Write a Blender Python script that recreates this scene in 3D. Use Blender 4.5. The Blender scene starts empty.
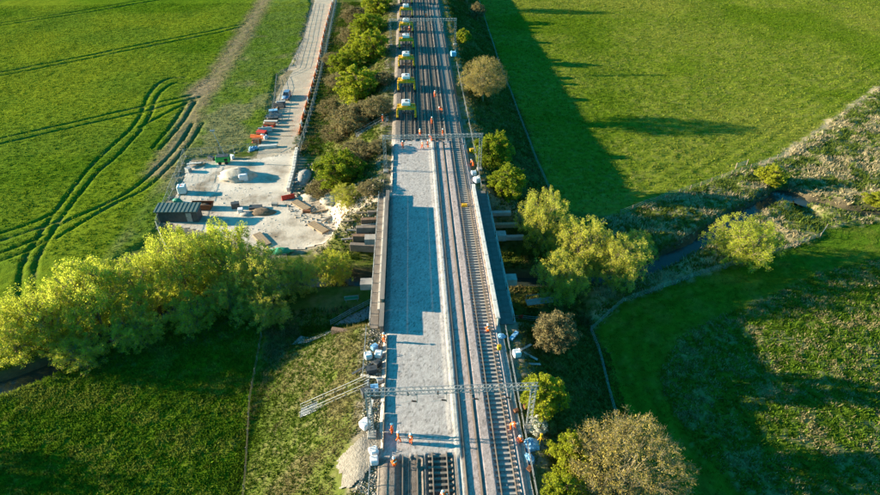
import bpy, math, random
import numpy as np
from mathutils import Vector, Matrix

random.seed(7)
rng = np.random.default_rng(7)
SC = bpy.context.scene
COL = SC.collection
R = math.radians

# ------------------------------------------------------------------ camera
CAMP = np.array([-3.35, 0.0, 62.0])
PITCH, YAW, FPX = R(36.0), R(2.7), 588.0
cd = bpy.data.cameras.new('camera')
cam = bpy.data.objects.new('camera', cd)
COL.objects.link(cam)
cam.location = CAMP
cam.rotation_euler = (math.pi/2 - PITCH, 0, -YAW)
cd.sensor_width = 36.0
cd.lens = 36.0*FPX/880.0
cd.clip_start = 0.5
cd.clip_end = 3000
SC.camera = cam

# ------------------------------------------------------------------ sky, sun, exposure
SUN_EL, SUN_AZ = R(13.3), R(-82.5)
w = bpy.data.worlds.new('World'); SC.world = w
w.use_nodes = True
nt = w.node_tree; nt.nodes.clear()
sky = nt.nodes.new('ShaderNodeTexSky'); sky.sky_type = 'NISHITA'; sky.sun_disc = False
sky.sun_elevation = SUN_EL; sky.sun_rotation = SUN_AZ; sky.air_density = 1.0; sky.dust_density = 0.4; sky.ozone_density = 2.0
tint = nt.nodes.new('ShaderNodeMix'); tint.data_type = 'RGBA'; tint.blend_type = 'MULTIPLY'
tint.inputs[0].default_value = 1.0
tint.inputs[7].default_value = (0.08, 0.95, 1.08, 1)
bg = nt.nodes.new('ShaderNodeBackground'); bg.inputs[1].default_value = 0.074
wo = nt.nodes.new('ShaderNodeOutputWorld')
nt.links.new(sky.outputs[0], tint.inputs[6]); nt.links.new(tint.outputs[2], bg.inputs[0]); nt.links.new(bg.outputs[0], wo.inputs[0])
sd = bpy.data.lights.new('sun', 'SUN'); sd.energy = 5.0; sd.angle = R(0.5); sd.color = (1.0, 0.84, 0.60)
sun = bpy.data.objects.new('sun', sd); COL.objects.link(sun)
tosun = Vector((math.sin(SUN_AZ)*math.cos(SUN_EL), math.cos(SUN_AZ)*math.cos(SUN_EL), math.sin(SUN_EL)))
sun.rotation_euler = tosun.to_track_quat('Z', 'Y').to_euler()
sun.location = (-200, 30, 120)
vs = SC.view_settings
vs.view_transform = 'Standard'; vs.look = 'None'; vs.exposure = 1.98; vs.gamma = 1.0; vs.use_curve_mapping = False

# ------------------------------------------------------------------ helpers
def P(x, y, z=0.0):
    """point of the place seen at picture position x, y on the level z"""
    fw = np.array([math.sin(YAW)*math.cos(PITCH), math.cos(YAW)*math.cos(PITCH), -math.sin(PITCH)])
    r = np.array([math.cos(YAW), -math.sin(YAW), 0.0]); u = np.cross(r, fw)
    d = fw*FPX + r*(x-440) - u*(y-247.5)
    t = (z-CAMP[2])/d[2]
    return CAMP + d*t

def PL(pts, z=0.0):
    return np.array([P(x, y, z)[:2] for x, y in pts])

def hash2(ix, iy, s):
    v = np.sin(ix*127.1 + iy*311.7 + s*74.7)*43758.5453
    return v - np.floor(v)
def vnoise(x, y, s=0):
    ix, iy = np.floor(x), np.floor(y); fx, fy = x-ix, y-iy
    fx = fx*fx*(3-2*fx); fy = fy*fy*(3-2*fy)
    a = hash2(ix, iy, s); b = hash2(ix+1, iy, s); c = hash2(ix, iy+1, s); d = hash2(ix+1, iy+1, s)
    return (a*(1-fx)+b*fx)*(1-fy) + (c*(1-fx)+d*fx)*fy
def fbm(x, y, s=0, o=4):
    t = 0; a = 0.5
    for k in range(o):
        t = t + a*vnoise(x, y, s+k*13); x = x*2.03+5.1; y = y*2.03+1.7; a *= 0.5
    return t/(1-0.5**o)
def sstep(a, b, x):
    t = np.clip((x-a)/(b-a), 0, 1); return t*t*(3-2*t)
def dline(x, y, pl, closed=False):
    """distance to a polyline"""
    d = np.full(np.shape(x), 1e9)
    n = len(pl)
    for i in range(n if closed else n-1):
        a = pl[i]; b = pl[(i+1) % n]; ab = b-a; L = ab@ab + 1e-9
        t = np.clip(((x-a[0])*ab[0]+(y-a[1])*ab[1])/L, 0, 1)
        d = np.minimum(d, (x-a[0]-t*ab[0])**2+(y-a[1]-t*ab[1])**2)
    return np.sqrt(d)
def inpoly(x, y, pl):
    r = np.zeros(np.shape(x), bool); n = len(pl)
    for i in range(n):
        a = pl[i]; b = pl[(i+1) % n]
        if a[1] == b[1]: continue
        c = ((a[1] > y) != (b[1] > y)) & (x < (b[0]-a[0])*(y-a[1])/(b[1]-a[1])+a[0])
        r ^= c
    return r
def sdf(x, y, pl):
    d = dline(x, y, pl, True); return np.where(inpoly(x, y, pl), -d, d)
def smooth_line(pl, n=6):
    """Catmull-Rom resampling"""
    pl = np.array(pl, float); out = []
    q = np.vstack([2*pl[0]-pl[1], pl, 2*pl[-1]-pl[-2]])
    for i in range(1, len(q)-2):
        for k in range(n):
            t = k/n
            out.append(0.5*((2*q[i]) + (q[i+1]-q[i-1])*t + (2*q[i-1]-5*q[i]+4*q[i+1]-q[i+2])*t*t + (-q[i-1]+3*q[i]-3*q[i+1]+q[i+2])*t**3))
    out.append(pl[-1]); return np.array(out)

# ---- tagging
def tag(o, label=None, cat=None, group=None, kind=None):
    if label: o['label'] = label
    if cat: o['category'] = cat
    if group: o['group'] = group
    if kind: o['kind'] = kind
    return o
def thing(name, label, cat, loc=(0, 0, 0), rz=0.0, group=None, scale=None):
    o = bpy.data.objects.new(name, None); COL.objects.link(o)
    o.empty_display_size = 0.3
    o.location = loc; o.rotation_euler = (0, 0, rz)
    if scale is not None: o.scale = scale if hasattr(scale, '__len__') else (scale,)*3
    return tag(o, label, cat, group)
def link(name, me, parent=None, loc=None, rz=None):
    o = bpy.data.objects.new(name, me); COL.objects.link(o)
    if parent is not None: o.parent = parent
    if loc is not None: o.location = loc
    if rz is not None: o.rotation_euler = (0, 0, rz)
    return o
def np_mesh(name, v, f, mat=None, smooth=False, col=None):
    """mesh from numpy arrays: f is (n,3) or (n,4)"""
    me = bpy.data.meshes.new(name)
    v = np.asarray(v, np.float32); f = np.asarray(f, np.int32)
    n, k = f.shape
    me.vertices.add(len(v)); me.vertices.foreach_set('co', v.ravel())
    me.loops.add(n*k); me.loops.foreach_set('vertex_index', f.ravel())
    me.polygons.add(n)
    me.polygons.foreach_set('loop_start', np.arange(0, n*k, k, dtype=np.int32))
    me.polygons.foreach_set('loop_total', np.full(n, k, np.int32))
    me.polygons.foreach_set('use_smooth', np.full(n, smooth, bool))
    if col is not None:
        a = me.attributes.new('col', 'FLOAT_COLOR', 'POINT')
        c = np.ones((len(v), 4), np.float32); c[:, :3] = col
        a.data.foreach_set('color', c.ravel())
    me.update(calc_edges=True); me.validate()
    if mat: me.materials.append(mat)
    return me

class MB:
    def __init__(s): s.v = []; s.f = []
    def add(s, v, f):
        o = len(s.v); s.v += [tuple(p) for p in v]; s.f += [tuple(i+o for i in q) for q in f]; return s
    def box(s, c, d, rz=0, rx=0, ry=0, taper=1.0):
        m = Matrix.Translation(c) @ Matrix.Rotation(rz, 4, 'Z') @ Matrix.Rotation(ry, 4, 'Y') @ Matrix.Rotation(rx, 4, 'X')
        v = []
        for k in (-.5, .5):
            t = taper if k > 0 else 1
            for i, j in ((-.5, -.5), (.5, -.5), (.5, .5), (-.5, .5)):
                v.append(m @ Vector((i*d[0]*t, j*d[1]*t, k*d[2])))
        return s.add(v, [(0, 3, 2, 1), (4, 5, 6, 7), (0, 1, 5, 4), (1, 2, 6, 5), (2, 3, 7, 6), (3, 0, 4, 7)])
    def bar(s, a, b, r, n=4, r2=None):
        a = Vector(a); b = Vector(b); d = b-a
        if d.length < 1e-6: return s
        r2 = r if r2 is None else r2
        q = d.to_track_quat('Z', 'Y'); v = []
        for p, rr in ((a, r), (b, r2)):
            for k in range(n):
                t = 2*math.pi*(k+.5)/n
                v.append(p + q @ Vector((rr*math.cos(t), rr*math.sin(t), 0)))
        f = [(k, (k+1) % n, n+(k+1) % n, n+k) for k in range(n)]
        f += [tuple(range(n-1, -1, -1)), tuple(range(n, 2*n))]
        return s.add(v, f)
    def poly(s, pts, r, n=4):
        for a, b in zip(pts[:-1], pts[1:]): s.bar(a, b, r, n)
        return s
    def prism(s, prof, y0, y1, axis='y'):
        n = len(prof); v = []
        for y in (y0, y1):
            for a, b in prof: v.append((a, y, b) if axis == 'y' else (y, a, b))
        f = [(k, (k+1) % n, n+(k+1) % n, n+k) for k in range(n)]
        f += [tuple(range(n-1, -1, -1)), tuple(range(n, 2*n))]
        return s.add(v, f)
    def lump(s, c, d, seed=0, n=9, m=6, amp=.2, flat=True):
        """uneven rounded heap or bag"""
        rr = random.Random(seed); v = []; c = Vector(c)
        for j in range(m+1):
            t = math.pi*(j/m)*(0.5 if flat else 1)
            for i in range(n):
                p = 2*math.pi*i/n; k = 1+rr.uniform(-amp, amp)*(1 if 0 < j else 0.3)
                v.append(c + Vector((math.sin(t)*math.cos(p)*d[0]*.5*k, math.sin(t)*math.sin(p)*d[1]*.5*k, math.cos(t)*d[2]*(1 if flat else .5)*(1+rr.uniform(-amp, amp)*.3))))
        f = []
        for j in range(m):
            for i in range(n):
                f.append((j*n+i, (j+1)*n+i, (j+1)*n+(i+1) % n, j*n+(i+1) % n))
        return s.add(v, f)
    def mesh(s, name, mat, smooth=False, bevel=0):
        me = bpy.data.meshes.new(name); me.from_pydata(s.v, [], s.f)
        me.update()
        import bmesh
        bm = bmesh.new(); bm.from_mesh(me); bmesh.ops.recalc_face_normals(bm, faces=bm.faces)
        if bevel: bmesh.ops.bevel(bm, geom=list(bm.edges), offset=bevel, segments=1, affect='EDGES')
        bm.to_mesh(me); bm.free()
        if mat: me.materials.append(mat)
        if smooth:
            me.polygons.foreach_set('use_smooth', [True]*len(me.polygons))
        return me
    def build(s, name, mat, parent=None, smooth=False, bevel=0, loc=None, rz=None):
        return link(name, s.mesh(name, mat, smooth, bevel), parent, loc, rz)

# ------------------------------------------------------------------ materials
MATS = {}
def nodes(m):
    m.use_nodes = True; n = m.node_tree; n.nodes.clear(); return n
def mat(name, c1, c2=None, scale=3.0, rough=0.8, bump=0.0, bscale=None, metal=0.0, detail=6.0, spec=0.3, stretch=None, c3=None, vor=False):
    if name in MATS: return MATS[name]
    m = bpy.data.materials.new(name); n = nodes(m); N = n.nodes; L = n.links
    out = N.new('ShaderNodeOutputMaterial'); b = N.new('ShaderNodeBsdfPrincipled')
    L.new(b.outputs[0], out.inputs[0])
    b.inputs['Roughness'].default_value = rough; b.inputs['Metallic'].default_value = metal
    b.inputs['Specular IOR Level'].default_value = spec
    tc = N.new('ShaderNodeTexCoord'); src = tc.outputs['Object']
    if stretch:
        mp = N.new('ShaderNodeMapping'); mp.inputs['Scale'].default_value = stretch
        L.new(src, mp.inputs[0]); src = mp.outputs[0]
    c2 = c2 or tuple(v*0.7 for v in c1)
    no = N.new('ShaderNodeTexNoise'); no.inputs['Scale'].default_value = scale; no.inputs['Detail'].default_value = detail
    no.inputs['Roughness'].default_value = 0.65
    L.new(src, no.inputs['Vector'])
    ra = N.new('ShaderNodeValToRGB'); e = ra.color_ramp.elements
    e[0].position = 0.32; e[1].position = 0.68
    e[0].color = (*c2, 1); e[1].color = (*c1, 1)
    if c3:
        k = e.new(0.5); k.color = (*c3, 1)
    L.new(no.outputs[0], ra.inputs[0])
    colr = ra.outputs[0]
    if vor:
        vo = N.new('ShaderNodeTexVoronoi'); vo.inputs['Scale'].default_value = bscale or 12
        L.new(src, vo.inputs['Vector'])
        hs = N.new('ShaderNodeMix'); hs.data_type = 'RGBA'; hs.blend_type = 'OVERLAY'; hs.inputs[0].default_value = 0.55
        bw = N.new('ShaderNodeRGBToBW'); L.new(vo.outputs['Color'], bw.inputs[0])
        L.new(colr, hs.inputs[6]); L.new(bw.outputs[0], hs.inputs[7]); colr = hs.outputs[2]
    L.new(colr, b.inputs['Base Color'])
    if bump:
        bp = N.new('ShaderNodeBump'); bp.inputs['Strength'].default_value = 1.0; bp.inputs['Distance'].default_value = bump
        if vor:
            L.new(vo.outputs['Distance'], bp.inputs['Height'])
        else:
            n2 = N.new('ShaderNodeTexNoise'); n2.inputs['Scale'].default_value = bscale or scale*3; n2.inputs['Detail'].default_value = 4
            L.new(src, n2.inputs['Vector']); L.new(n2.outputs[0], bp.inputs['Height'])
        L.new(bp.outputs[0], b.inputs['Normal'])
    MATS[name] = m
    return m

def attr_mat(name, fine, amt, bump, bscale, transl=0.0):
    """colour from the mesh's own 'col' attribute, broken up by noise"""
    m = bpy.data.materials.new(name); n = nodes(m); N = n.nodes; L = n.links
    out = N.new('ShaderNodeOutputMaterial'); b = N.new('ShaderNodeBsdfPrincipled')
    b.inputs['Roughness'].default_value = 0.95; b.inputs['Specular IOR Level'].default_value = 0.0
    at = N.new('ShaderNodeAttribute'); at.attribute_name = 'col'
    tc = N.new('ShaderNodeTexCoord')
    no = N.new('ShaderNodeTexNoise'); no.inputs['Scale'].default_value = fine; no.inputs['Detail'].default_value = 7; no.inputs['Roughness'].default_value = 0.7
    L.new(tc.outputs['Object'], no.inputs['Vector'])
    mr = N.new('ShaderNodeMapRange'); mr.inputs[1].default_value = 0.3; mr.inputs[2].default_value = 0.7
    mr.inputs[3].default_value = 1-amt; mr.inputs[4].default_value = 1+amt
    L.new(no.outputs[0], mr.inputs[0])
    mx = N.new('ShaderNodeVectorMath'); mx.operation = 'SCALE'
    L.new(at.outputs['Color'], mx.inputs[0]); L.new(mr.outputs[0], mx.inputs['Scale'])
    L.new(mx.outputs[0], b.inputs['Base Color'])
    if bump:
        n2 = N.new('ShaderNodeTexNoise'); n2.inputs['Scale'].default_value = bscale; n2.inputs['Detail'].default_value = 5; n2.inputs['Roughness'].default_value = 0.7
        L.new(tc.outputs['Object'], n2.inputs['Vector'])
        bp = N.new('ShaderNodeBump'); bp.inputs['Distance'].default_value = bump; bp.inputs['Strength'].default_value = 1
        L.new(n2.outputs[0], bp.inputs['Height']); L.new(bp.outputs[0], b.inputs['Normal'])
    if transl:
        tr = N.new('ShaderNodeBsdfTranslucent'); L.new(mx.outputs[0], tr.inputs[0])
        ms = N.new('ShaderNodeMixShader'); ms.inputs[0].default_value = transl
        L.new(b.outputs[0], ms.inputs[1]); L.new(tr.outputs[0], ms.inputs[2]); L.new(ms.outputs[0], out.inputs[0])
    else:
        L.new(b.outputs[0], out.inputs[0])
    MATS[name] = m
    return m

def leaf_mat(name, c1, c2, transl=0.35):
    m = bpy.data.materials.new(name); n = nodes(m); N = n.nodes; L = n.links
    out = N.new('ShaderNodeOutputMaterial'); b = N.new('ShaderNodeBsdfPrincipled')
    b.inputs['Roughness'].default_value = 0.8; b.inputs['Specular IOR Level'].default_value = 0.03
    tc = N.new('ShaderNodeTexCoord')
    no = N.new('ShaderNodeTexNoise'); no.inputs['Scale'].default_value = 0.55; no.inputs['Detail'].default_value = 5
    L.new(tc.outputs['Object'], no.inputs['Vector'])
    ge = N.new('ShaderNodeNewGeometry'); oi = N.new('ShaderNodeObjectInfo')
    ad = N.new('ShaderNodeMath'); ad.operation = 'MULTIPLY_ADD'; ad.inputs[1].default_value = 0.45
    L.new(ge.outputs['Random Per Island'], ad.inputs[0]); L.new(no.outputs[0], ad.inputs[2])
    a2 = N.new('ShaderNodeMath'); a2.operation = 'MULTIPLY_ADD'; a2.inputs[1].default_value = 0.25
    L.new(oi.outputs['Random'], a2.inputs[0]); L.new(ad.outputs[0], a2.inputs[2])
    ra = N.new('ShaderNodeValToRGB'); e = ra.color_ramp.elements
    e[0].position = 0.5; e[1].position = 1.05 if False else 1.0
    e[0].color = (*c2, 1); e[1].color = (*c1, 1)
    L.new(a2.outputs[0], ra.inputs[0]); L.new(ra.outputs[0], b.inputs['Base Color'])
    tr = N.new('ShaderNodeBsdfTranslucent'); L.new(ra.outputs[0], tr.inputs[0])
    ms = N.new('ShaderNodeMixShader'); ms.inputs[0].default_value = transl
    L.new(b.outputs[0], ms.inputs[1]); L.new(tr.outputs[0], ms.inputs[2]); L.new(ms.outputs[0], out.inputs[0])
    MATS[name] = m
    return m

def water_mat():
    m = bpy.data.materials.new('water'); n = nodes(m); N = n.nodes; L = n.links
    out = N.new('ShaderNodeOutputMaterial'); b = N.new('ShaderNodeBsdfPrincipled'); L.new(b.outputs[0], out.inputs[0])
    b.inputs['Base Color'].default_value = (0.025, 0.035, 0.03, 1); b.inputs['Roughness'].default_value = 0.08
    b.inputs['IOR'].default_value = 1.33
    tc = N.new('ShaderNodeTexCoord'); no = N.new('ShaderNodeTexNoise'); no.inputs['Scale'].default_value = 1.6; no.inputs['Detail'].default_value = 4
    L.new(tc.outputs['Object'], no.inputs['Vector'])
    bp = N.new('ShaderNodeBump'); bp.inputs['Distance'].default_value = 0.02; L.new(no.outputs[0], bp.inputs['Height']); L.new(bp.outputs[0], b.inputs['Normal'])
    return m

M_TERR = attr_mat('earth_and_grass', 1.1, 0.28, 0.12, 2.2)
M_TUFT = attr_mat('grass_blades', 0.8, 0.25, 0, 1, transl=0.3)
M_BALL = attr_mat('ballast_stone', 10.0, 0.42, 0.06, 11.0)
M_WATER = water_mat()
M_ROAD = mat('compacted_stone', (0.48, 0.38, 0.26), (0.32, 0.25, 0.17), 0.35, 0.9, 0.05, 4.0, detail=9, c3=(0.37, 0.31, 0.24))
M_YARD = mat('yard_dust', (0.62, 0.54, 0.45), (0.22, 0.17, 0.12), 0.16, 0.9, 0.04, 3.0, detail=10, c3=(0.50, 0.43, 0.35))
M_PATH = mat('pale_concrete_path', (0.30, 0.29, 0.28), (0.20, 0.19, 0.18), 0.8, 0.9, 0.02, 6)
M_RAIL = mat('rail_steel', (0.33, 0.26, 0.20), (0.20, 0.14, 0.10), 1.5, 0.45, metal=0.5, stretch=(8, .3, 1))
M_SLEEP = mat('concrete_sleeper', (0.36, 0.33, 0.30), (0.26, 0.24, 0.22), 2.0, 0.9, 0.01, 20)
M_SLEEPD = mat('worn_sleeper', (0.22, 0.19, 0.16), (0.13, 0.11, 0.09), 2.0, 0.9, 0.01, 20)
M_GALV = mat('galvanised_steel', (0.40, 0.40, 0.39), (0.24, 0.245, 0.245), 2.0, 0.6, metal=0.35)
M_PORC = mat('brown_insulator', (0.16, 0.06, 0.03), (0.10, 0.04, 0.02), 3, 0.3)
M_WIRE = mat('copper_wire', (0.30, 0.22, 0.15), (0.24, 0.18, 0.12), 2, 0.5, metal=0.4)
M_YEL = mat('yellow_plant_paint', (0.62, 0.36, 0.012), (0.45, 0.25, 0.012), 1.6, 0.5, 0.004, 20)
M_WHITE = mat('white_paint', (0.78, 0.78, 0.76), (0.62, 0.62, 0.60), 2.5, 0.5)
M_BLACK = mat('black_rubber', (0.025, 0.025, 0.027), (0.015, 0.015, 0.016), 3, 0.85)
M_DSTEEL = mat('dark_steel', (0.09, 0.095, 0.10), (0.05, 0.052, 0.056), 2, 0.6, metal=0.3)
M_CONC = mat('concrete', (0.36, 0.34, 0.31), (0.22, 0.20, 0.18), 0.8, 0.9, 0.02, 5, detail=8)
M_CONCP = mat('pale_concrete', (0.62, 0.58, 0.52), (0.46, 0.42, 0.37), 0.9, 0.85, 0.015, 6, detail=8)
M_BRICK = mat('old_brick', (0.24, 0.15, 0.10), (0.14, 0.09, 0.06), 1.2, 0.9, 0.03, 6, detail=9)
M_GIRD = mat('weathered_girder', (0.24, 0.20, 0.165), (0.14, 0.115, 0.10), 0.9, 0.75, 0.01, 8, stretch=(1, .3, 1))
M_DECK = mat('walkway_grating', (0.17, 0.16, 0.15), (0.09, 0.085, 0.08), 1.2, 0.75, 0.01, 15)
M_TIMB = mat('weathered_timber', (0.34, 0.25, 0.16), (0.21, 0.15, 0.095), 2.2, 0.85, 0.012, 14, stretch=(4, .5, 4))
M_ORANGE = mat('hi_vis_orange', (0.85, 0.14, 0.012), (0.70, 0.10, 0.01), 6, 0.75)
M_RED = mat('red_plastic', (0.60, 0.05, 0.03), (0.42, 0.035, 0.02), 3, 0.55)
M_ORPL = mat('orange_barrier_plastic', (0.72, 0.17, 0.04), (0.52, 0.11, 0.03), 3, 0.6)
M_HELM = mat('white_helmet', (0.82, 0.82, 0.80), (0.74, 0.74, 0.72), 5, 0.35)
M_SKIN = mat('skin', (0.50, 0.30, 0.21), (0.43, 0.25, 0.17), 8, 0.6)
M_BOOT = mat('boot_leather', (0.05, 0.04, 0.035), (0.03, 0.025, 0.02), 8, 0.7)
M_BAND = mat('reflective_band', (0.75, 0.75, 0.70), (0.65, 0.65, 0.60), 8, 0.35)
M_GREEN = mat('green_plant_paint', (0.03, 0.33, 0.07), (0.02, 0.23, 0.05), 2, 0.45)
M_TEAL = mat('green_sheet', (0.04, 0.34, 0.20), (0.025, 0.22, 0.13), 1.5, 0.6)
M_BLUE = mat('blue_tarpaulin', (0.26, 0.48, 0.66), (0.13, 0.30, 0.48), 1.7, 0.5, 0.03, 4)
M_BAGW = mat('white_woven_bag', (0.70, 0.70, 0.70), (0.52, 0.52, 0.54), 2.5, 0.8, 0.03, 6)
M_SHEDR = mat('grey_green_sheet_roof', (0.12, 0.17, 0.15), (0.08, 0.11, 0.10), 0.9, 0.6, 0.02, 3, stretch=(6, .4, 1))
M_RUST = mat('rusty_steel', (0.22, 0.085, 0.035), (0.12, 0.05, 0.025), 1.5, 0.8, 0.01, 10)
M_STONE = mat('crushed_stone_heap', (0.50, 0.45, 0.38), (0.34, 0.29, 0.23), 1.6, 0.95, 0.10, 6, detail=9)
M_SOIL = mat('bare_soil', (0.20, 0.14, 0.09), (0.12, 0.085, 0.055), 0.8, 0.95, 0.06, 4)
M_GLASS = mat('dark_glass', (0.03, 0.04, 0.05), (0.025, 0.03, 0.04), 1, 0.08, spec=0.6)
M_CARB = mat('blue_grey_car_paint', (0.16, 0.24, 0.36), (0.14, 0.21, 0.32), 0.5, 0.25, metal=0.3, spec=0.6)
M_WOOD = mat('post_timber', (0.26, 0.20, 0.14), (0.17, 0.13, 0.09), 4, 0.85, 0.01, 12)
M_BARK = mat('bark', (0.17, 0.135, 0.095), (0.09, 0.07, 0.05), 2.5, 0.9, 0.02, 12)
M_BARKP = mat('pale_olive_bark', (0.30, 0.25, 0.13), (0.18, 0.145, 0.08), 2.5, 0.9, 0.02, 12)
LEAF = {
    'willow': leaf_mat('willow_leaf', (0.53, 0.54, 0.06), (0.37, 0.42, 0.04), 0.6),
    'willow_dull': leaf_mat('willow_dull_leaf', (0.52, 0.50, 0.07), (0.33, 0.34, 0.04), 0.55),
    'bush': leaf_mat('bush_leaf', (0.26, 0.30, 0.018), (0.12, 0.165, 0.012), 0.4),
    'bright': leaf_mat('bright_bush_leaf', (0.36, 0.37, 0.025), (0.18, 0.22, 0.015), 0.4),
    'olive': leaf_mat('olive_bud', (0.37, 0.29, 0.075), (0.21, 0.16, 0.045), 0.4),
    'brown': leaf_mat('brown_twig_bud', (0.26, 0.21, 0.09), (0.13, 0.105, 0.05), 0.3),
    'blossom': leaf_mat('white_blossom', (0.62, 0.60, 0.50), (0.32, 0.32, 0.22), 0.3),
}

# ------------------------------------------------------------------ levels and lines of the place
RAIL = 8.0                        # top of the rails; the fields lie near level 0
FORM = 7.35                       # crest of the embankment
TRK = {'A': -4.75, 'B': -1.65, 'C': 1.7, 'D': 5.1}
GAP0, GAP1 = 57.5, 90.0           # the bridge opening
RIVER = smooth_line([(-120, 34), (-80, 50), (-60, 57.5), (-47.5, 67), (-39.4, 73.0), (-24, 77.5), (0, 77.5), (20, 76), (34.7, 78.3), (47.7, 85.4), (60, 94), (73.3, 102.0), (78, 98.5), (87, 93.5), (105, 92), (140, 100)], 6)
POND = P(784, 189)[:2], P(812, 211)[:2]
F_UR = PL([(600, 222), (620, 215), (690, 190), (760, 165), (785, 155), (880, 88), (960, 30)])      # edge of the upper right field
F_LR = PL([(591, 331), (622, 303), (700, 275), (760, 258), (820, 237), (826, 228), (880, 222)])    # fence of the lower right field
YARD = PL([(163, 223), (189, 162), (262, 159), (299, 150), (292, 196), (330, 203), (347, 231), (326, 247), (268, 252), (215, 236)])
ROAD_L = PL([(255, 168), (259, 150), (276, 100), (287, 71), (293, 71), (303, 40), (315, 0), (322, -40)])
ROAD_R = PL([(297, 168), (298, 150), (304, 120), (318, 70), (325, 35), (334, 0), (341, -40)])
DIRT = smooth_line(PL([(274, -30), (264, 0), (240, 40), (218, 75), (203, 92), (190, 120), (176, 148), (160, 172)]))
TRAM = [PL(q) for q in [
    [(-60, 33.5), (0, 24.3), (155, -0.5), (300, -24)], [(-60, 36), (0, 26.8), (160, 1.2), (300, -21)],
    [(-60, 86), (0, 73.7), (220, 30), (245, 25)], [(-60, 89.5), (0, 77), (220, 33.2), (242, 28)],
    [(-60, 153), (0, 140.3), (72, 124), (130, 110), (192, 96)], [(-60, 159), (0, 146), (92, 124), (140, 113), (195, 99)]]]
TRAM += [smooth_line(PL(q), 5) for q in [
    [(185, 78), (172, 79), (160, 84), (148, 98), (136, 124), (108, 151), (85, 174), (53, 216), (38, 240), (27, 258), (21, 275), (19, 300)],
    [(186, 84), (176, 84), (166, 89), (157, 99), (146, 124), (120, 154), (95, 176), (64, 216), (47, 245), (38, 262), (35, 280), (36, 300)],
    [(193, 124), (175, 151), (140, 184), (105, 205), (62, 225), (50, 240)],
    [(203, 124), (185, 151), (150, 186), (120, 202), (85, 222), (58, 240)],
    [(-40, 247), (0, 234), (32, 224), (56, 212)], [(-40, 254), (0, 242), (40, 229), (58, 222)],
    [(-40, 266), (0, 254), (30, 243), (45, 236)], [(-40, 274), (0, 262), (28, 252), (42, 244)],
    [(152, 149), (173, 124), (188, 101)], [(160, 150), (182, 124), (196, 102)],
    [(140, 128), (170, 112), (200, 98)]]]

def emb(x, y):
    """height of the railway embankment with the opening for the bridge"""
    dx = np.maximum(np.maximum(-10.2-x, x-9.6), 0)
    gy = (GAP0+GAP1)/2; hw = (GAP1-GAP0)/2
    dy = np.maximum(hw-np.abs(y-gy), 0)
    steep = np.where(np.abs(x) < 9.4, 6.0, 1.7)
    wv = 1+0.16*(fbm(x*.07, y*.07, 5)-.5)
    d = np.sqrt(dx**2+(dy*steep)**2)
    run = np.where(x > 0, 14.2, 14.6)*wv
    t = np.clip(1-d/run, 0, 1)
    return FORM*(t*0.86+0.14*sstep(0, 1, t))

def height(x, y, groove=True):
    x = np.asarray(x, float); y = np.asarray(y, float)
    flat = sstep(1.5, -1.5, sdf(x, y, YARD))
    rd = inpoly(x, y, np.vstack([ROAD_L-[0.8, 0], ROAD_R[::-1]+[0.8, 0]]))
    flat = np.maximum(flat, rd)
    z = emb(x, y)
    n = fbm(x*.045, y*.045, 2)-.5
    z = z + 0.9*n*(1-sstep(3, 6.9, z))
    dr = dline(x, y, RIVER)
    wob = 1+0.5*(fbm(x*.2, y*.2, 9)-.5)
    km_ = sstep(2.9*wob, .6, dr); z = z*(1-km_)-1.9*km_
    dp = dline(x, y, np.array(POND)); z = z-1.6*sstep(3.0, 1.0, dp)
    z = z*(1-flat)
    # rough ground
    rough = 0.16*(fbm(x*.8, y*.8, 21, 3)-.5)
    z = z+rough*(1-flat)*(1-sstep(6.9, 7.2, z)*(np.abs(x) < 9.5))
    return z

def ground(px, py, lo=-2.0, hi=9.0):
    """where the picture position meets the terrain"""
    zs = np.linspace(hi, lo, 111)
    for z in zs:
        p = P(px, py, z)
        if float(height(p[0], p[1])) >= z: return p
    return P(px, py, 0)

# ------------------------------------------------------------------ terrain
def axis(segs):
    a = []
    for lo, hi, st in segs: a += list(np.arange(lo, hi-1e-6, st))
    a.append(segs[-1][1]); return np.array(a)
XS = axis([(-900, -300, 60), (-300, -190, 11), (-190, -120, .8), (-120, -26, 0.36), (-26, 70, 0.5), (70, 150, 0.9), (150, 215, 1.6), (215, 240, 5), (240, 900, 60)])
YS = axis([(-300, -20, 40), (-20, 25, 5), (25, 90, 0.5), (90, 275, 0.38), (275, 380, 8), (380, 1500, 80)])
GX, GY = np.meshgrid(XS, YS)
X = GX.ravel(); Y = GY.ravel()
Z = height(X, Y)

def lerp3(c, col, wgt):
    return c*(1-wgt[:, None]) + np.array(col)*wgt[:, None]
n1 = fbm(X*.06, Y*.06, 31); n2 = fbm(X*.35, Y*.35, 33); n3 = fbm(X*1.3, Y*1.3, 35, 3)
wx = X+3.0*(n2-.5); wy = Y+3.0*(n3-.5)
C = np.tile(np.array([0.075, 0.105, 0.018]), (len(X), 1))
straw = sstep(.48, .62, n2*.6+n3*.4)
C = lerp3(C, (0.17, 0.145, 0.06), straw*.55)
# left crop
SOUTH = np.vstack([PL([(-400, 420), (0, 352), (70, 292), (150, 240)]), PL([(162, 224), (188, 160), (258, 148), (268, 122), (277, 76), (296, 66), (311, 8), (318, -60)])])
CROP = np.vstack([[(-900, 40)], SOUTH, [(SOUTH[-1][0]-8, 1500), (-900, 1500)]])
kc = sdf(wx, wy, CROP); wc = sstep(0.8, -0.8, kc)
C = lerp3(C, (0.100, 0.150, 0.013), wc)
C = lerp3(C, (0.145, 0.185, 0.012), wc*sstep(.42, .66, n1*.7+n3*.3)*.8)
nL = fbm(X*.018, Y*.03, 131); C = lerp3(C, (0.058, 0.12, 0.005), wc*sstep(.50, .68, nL)*.7); C = lerp3(C, (0.15, 0.175, 0.012), wc*sstep(.47, .30, nL)*.5)
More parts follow.
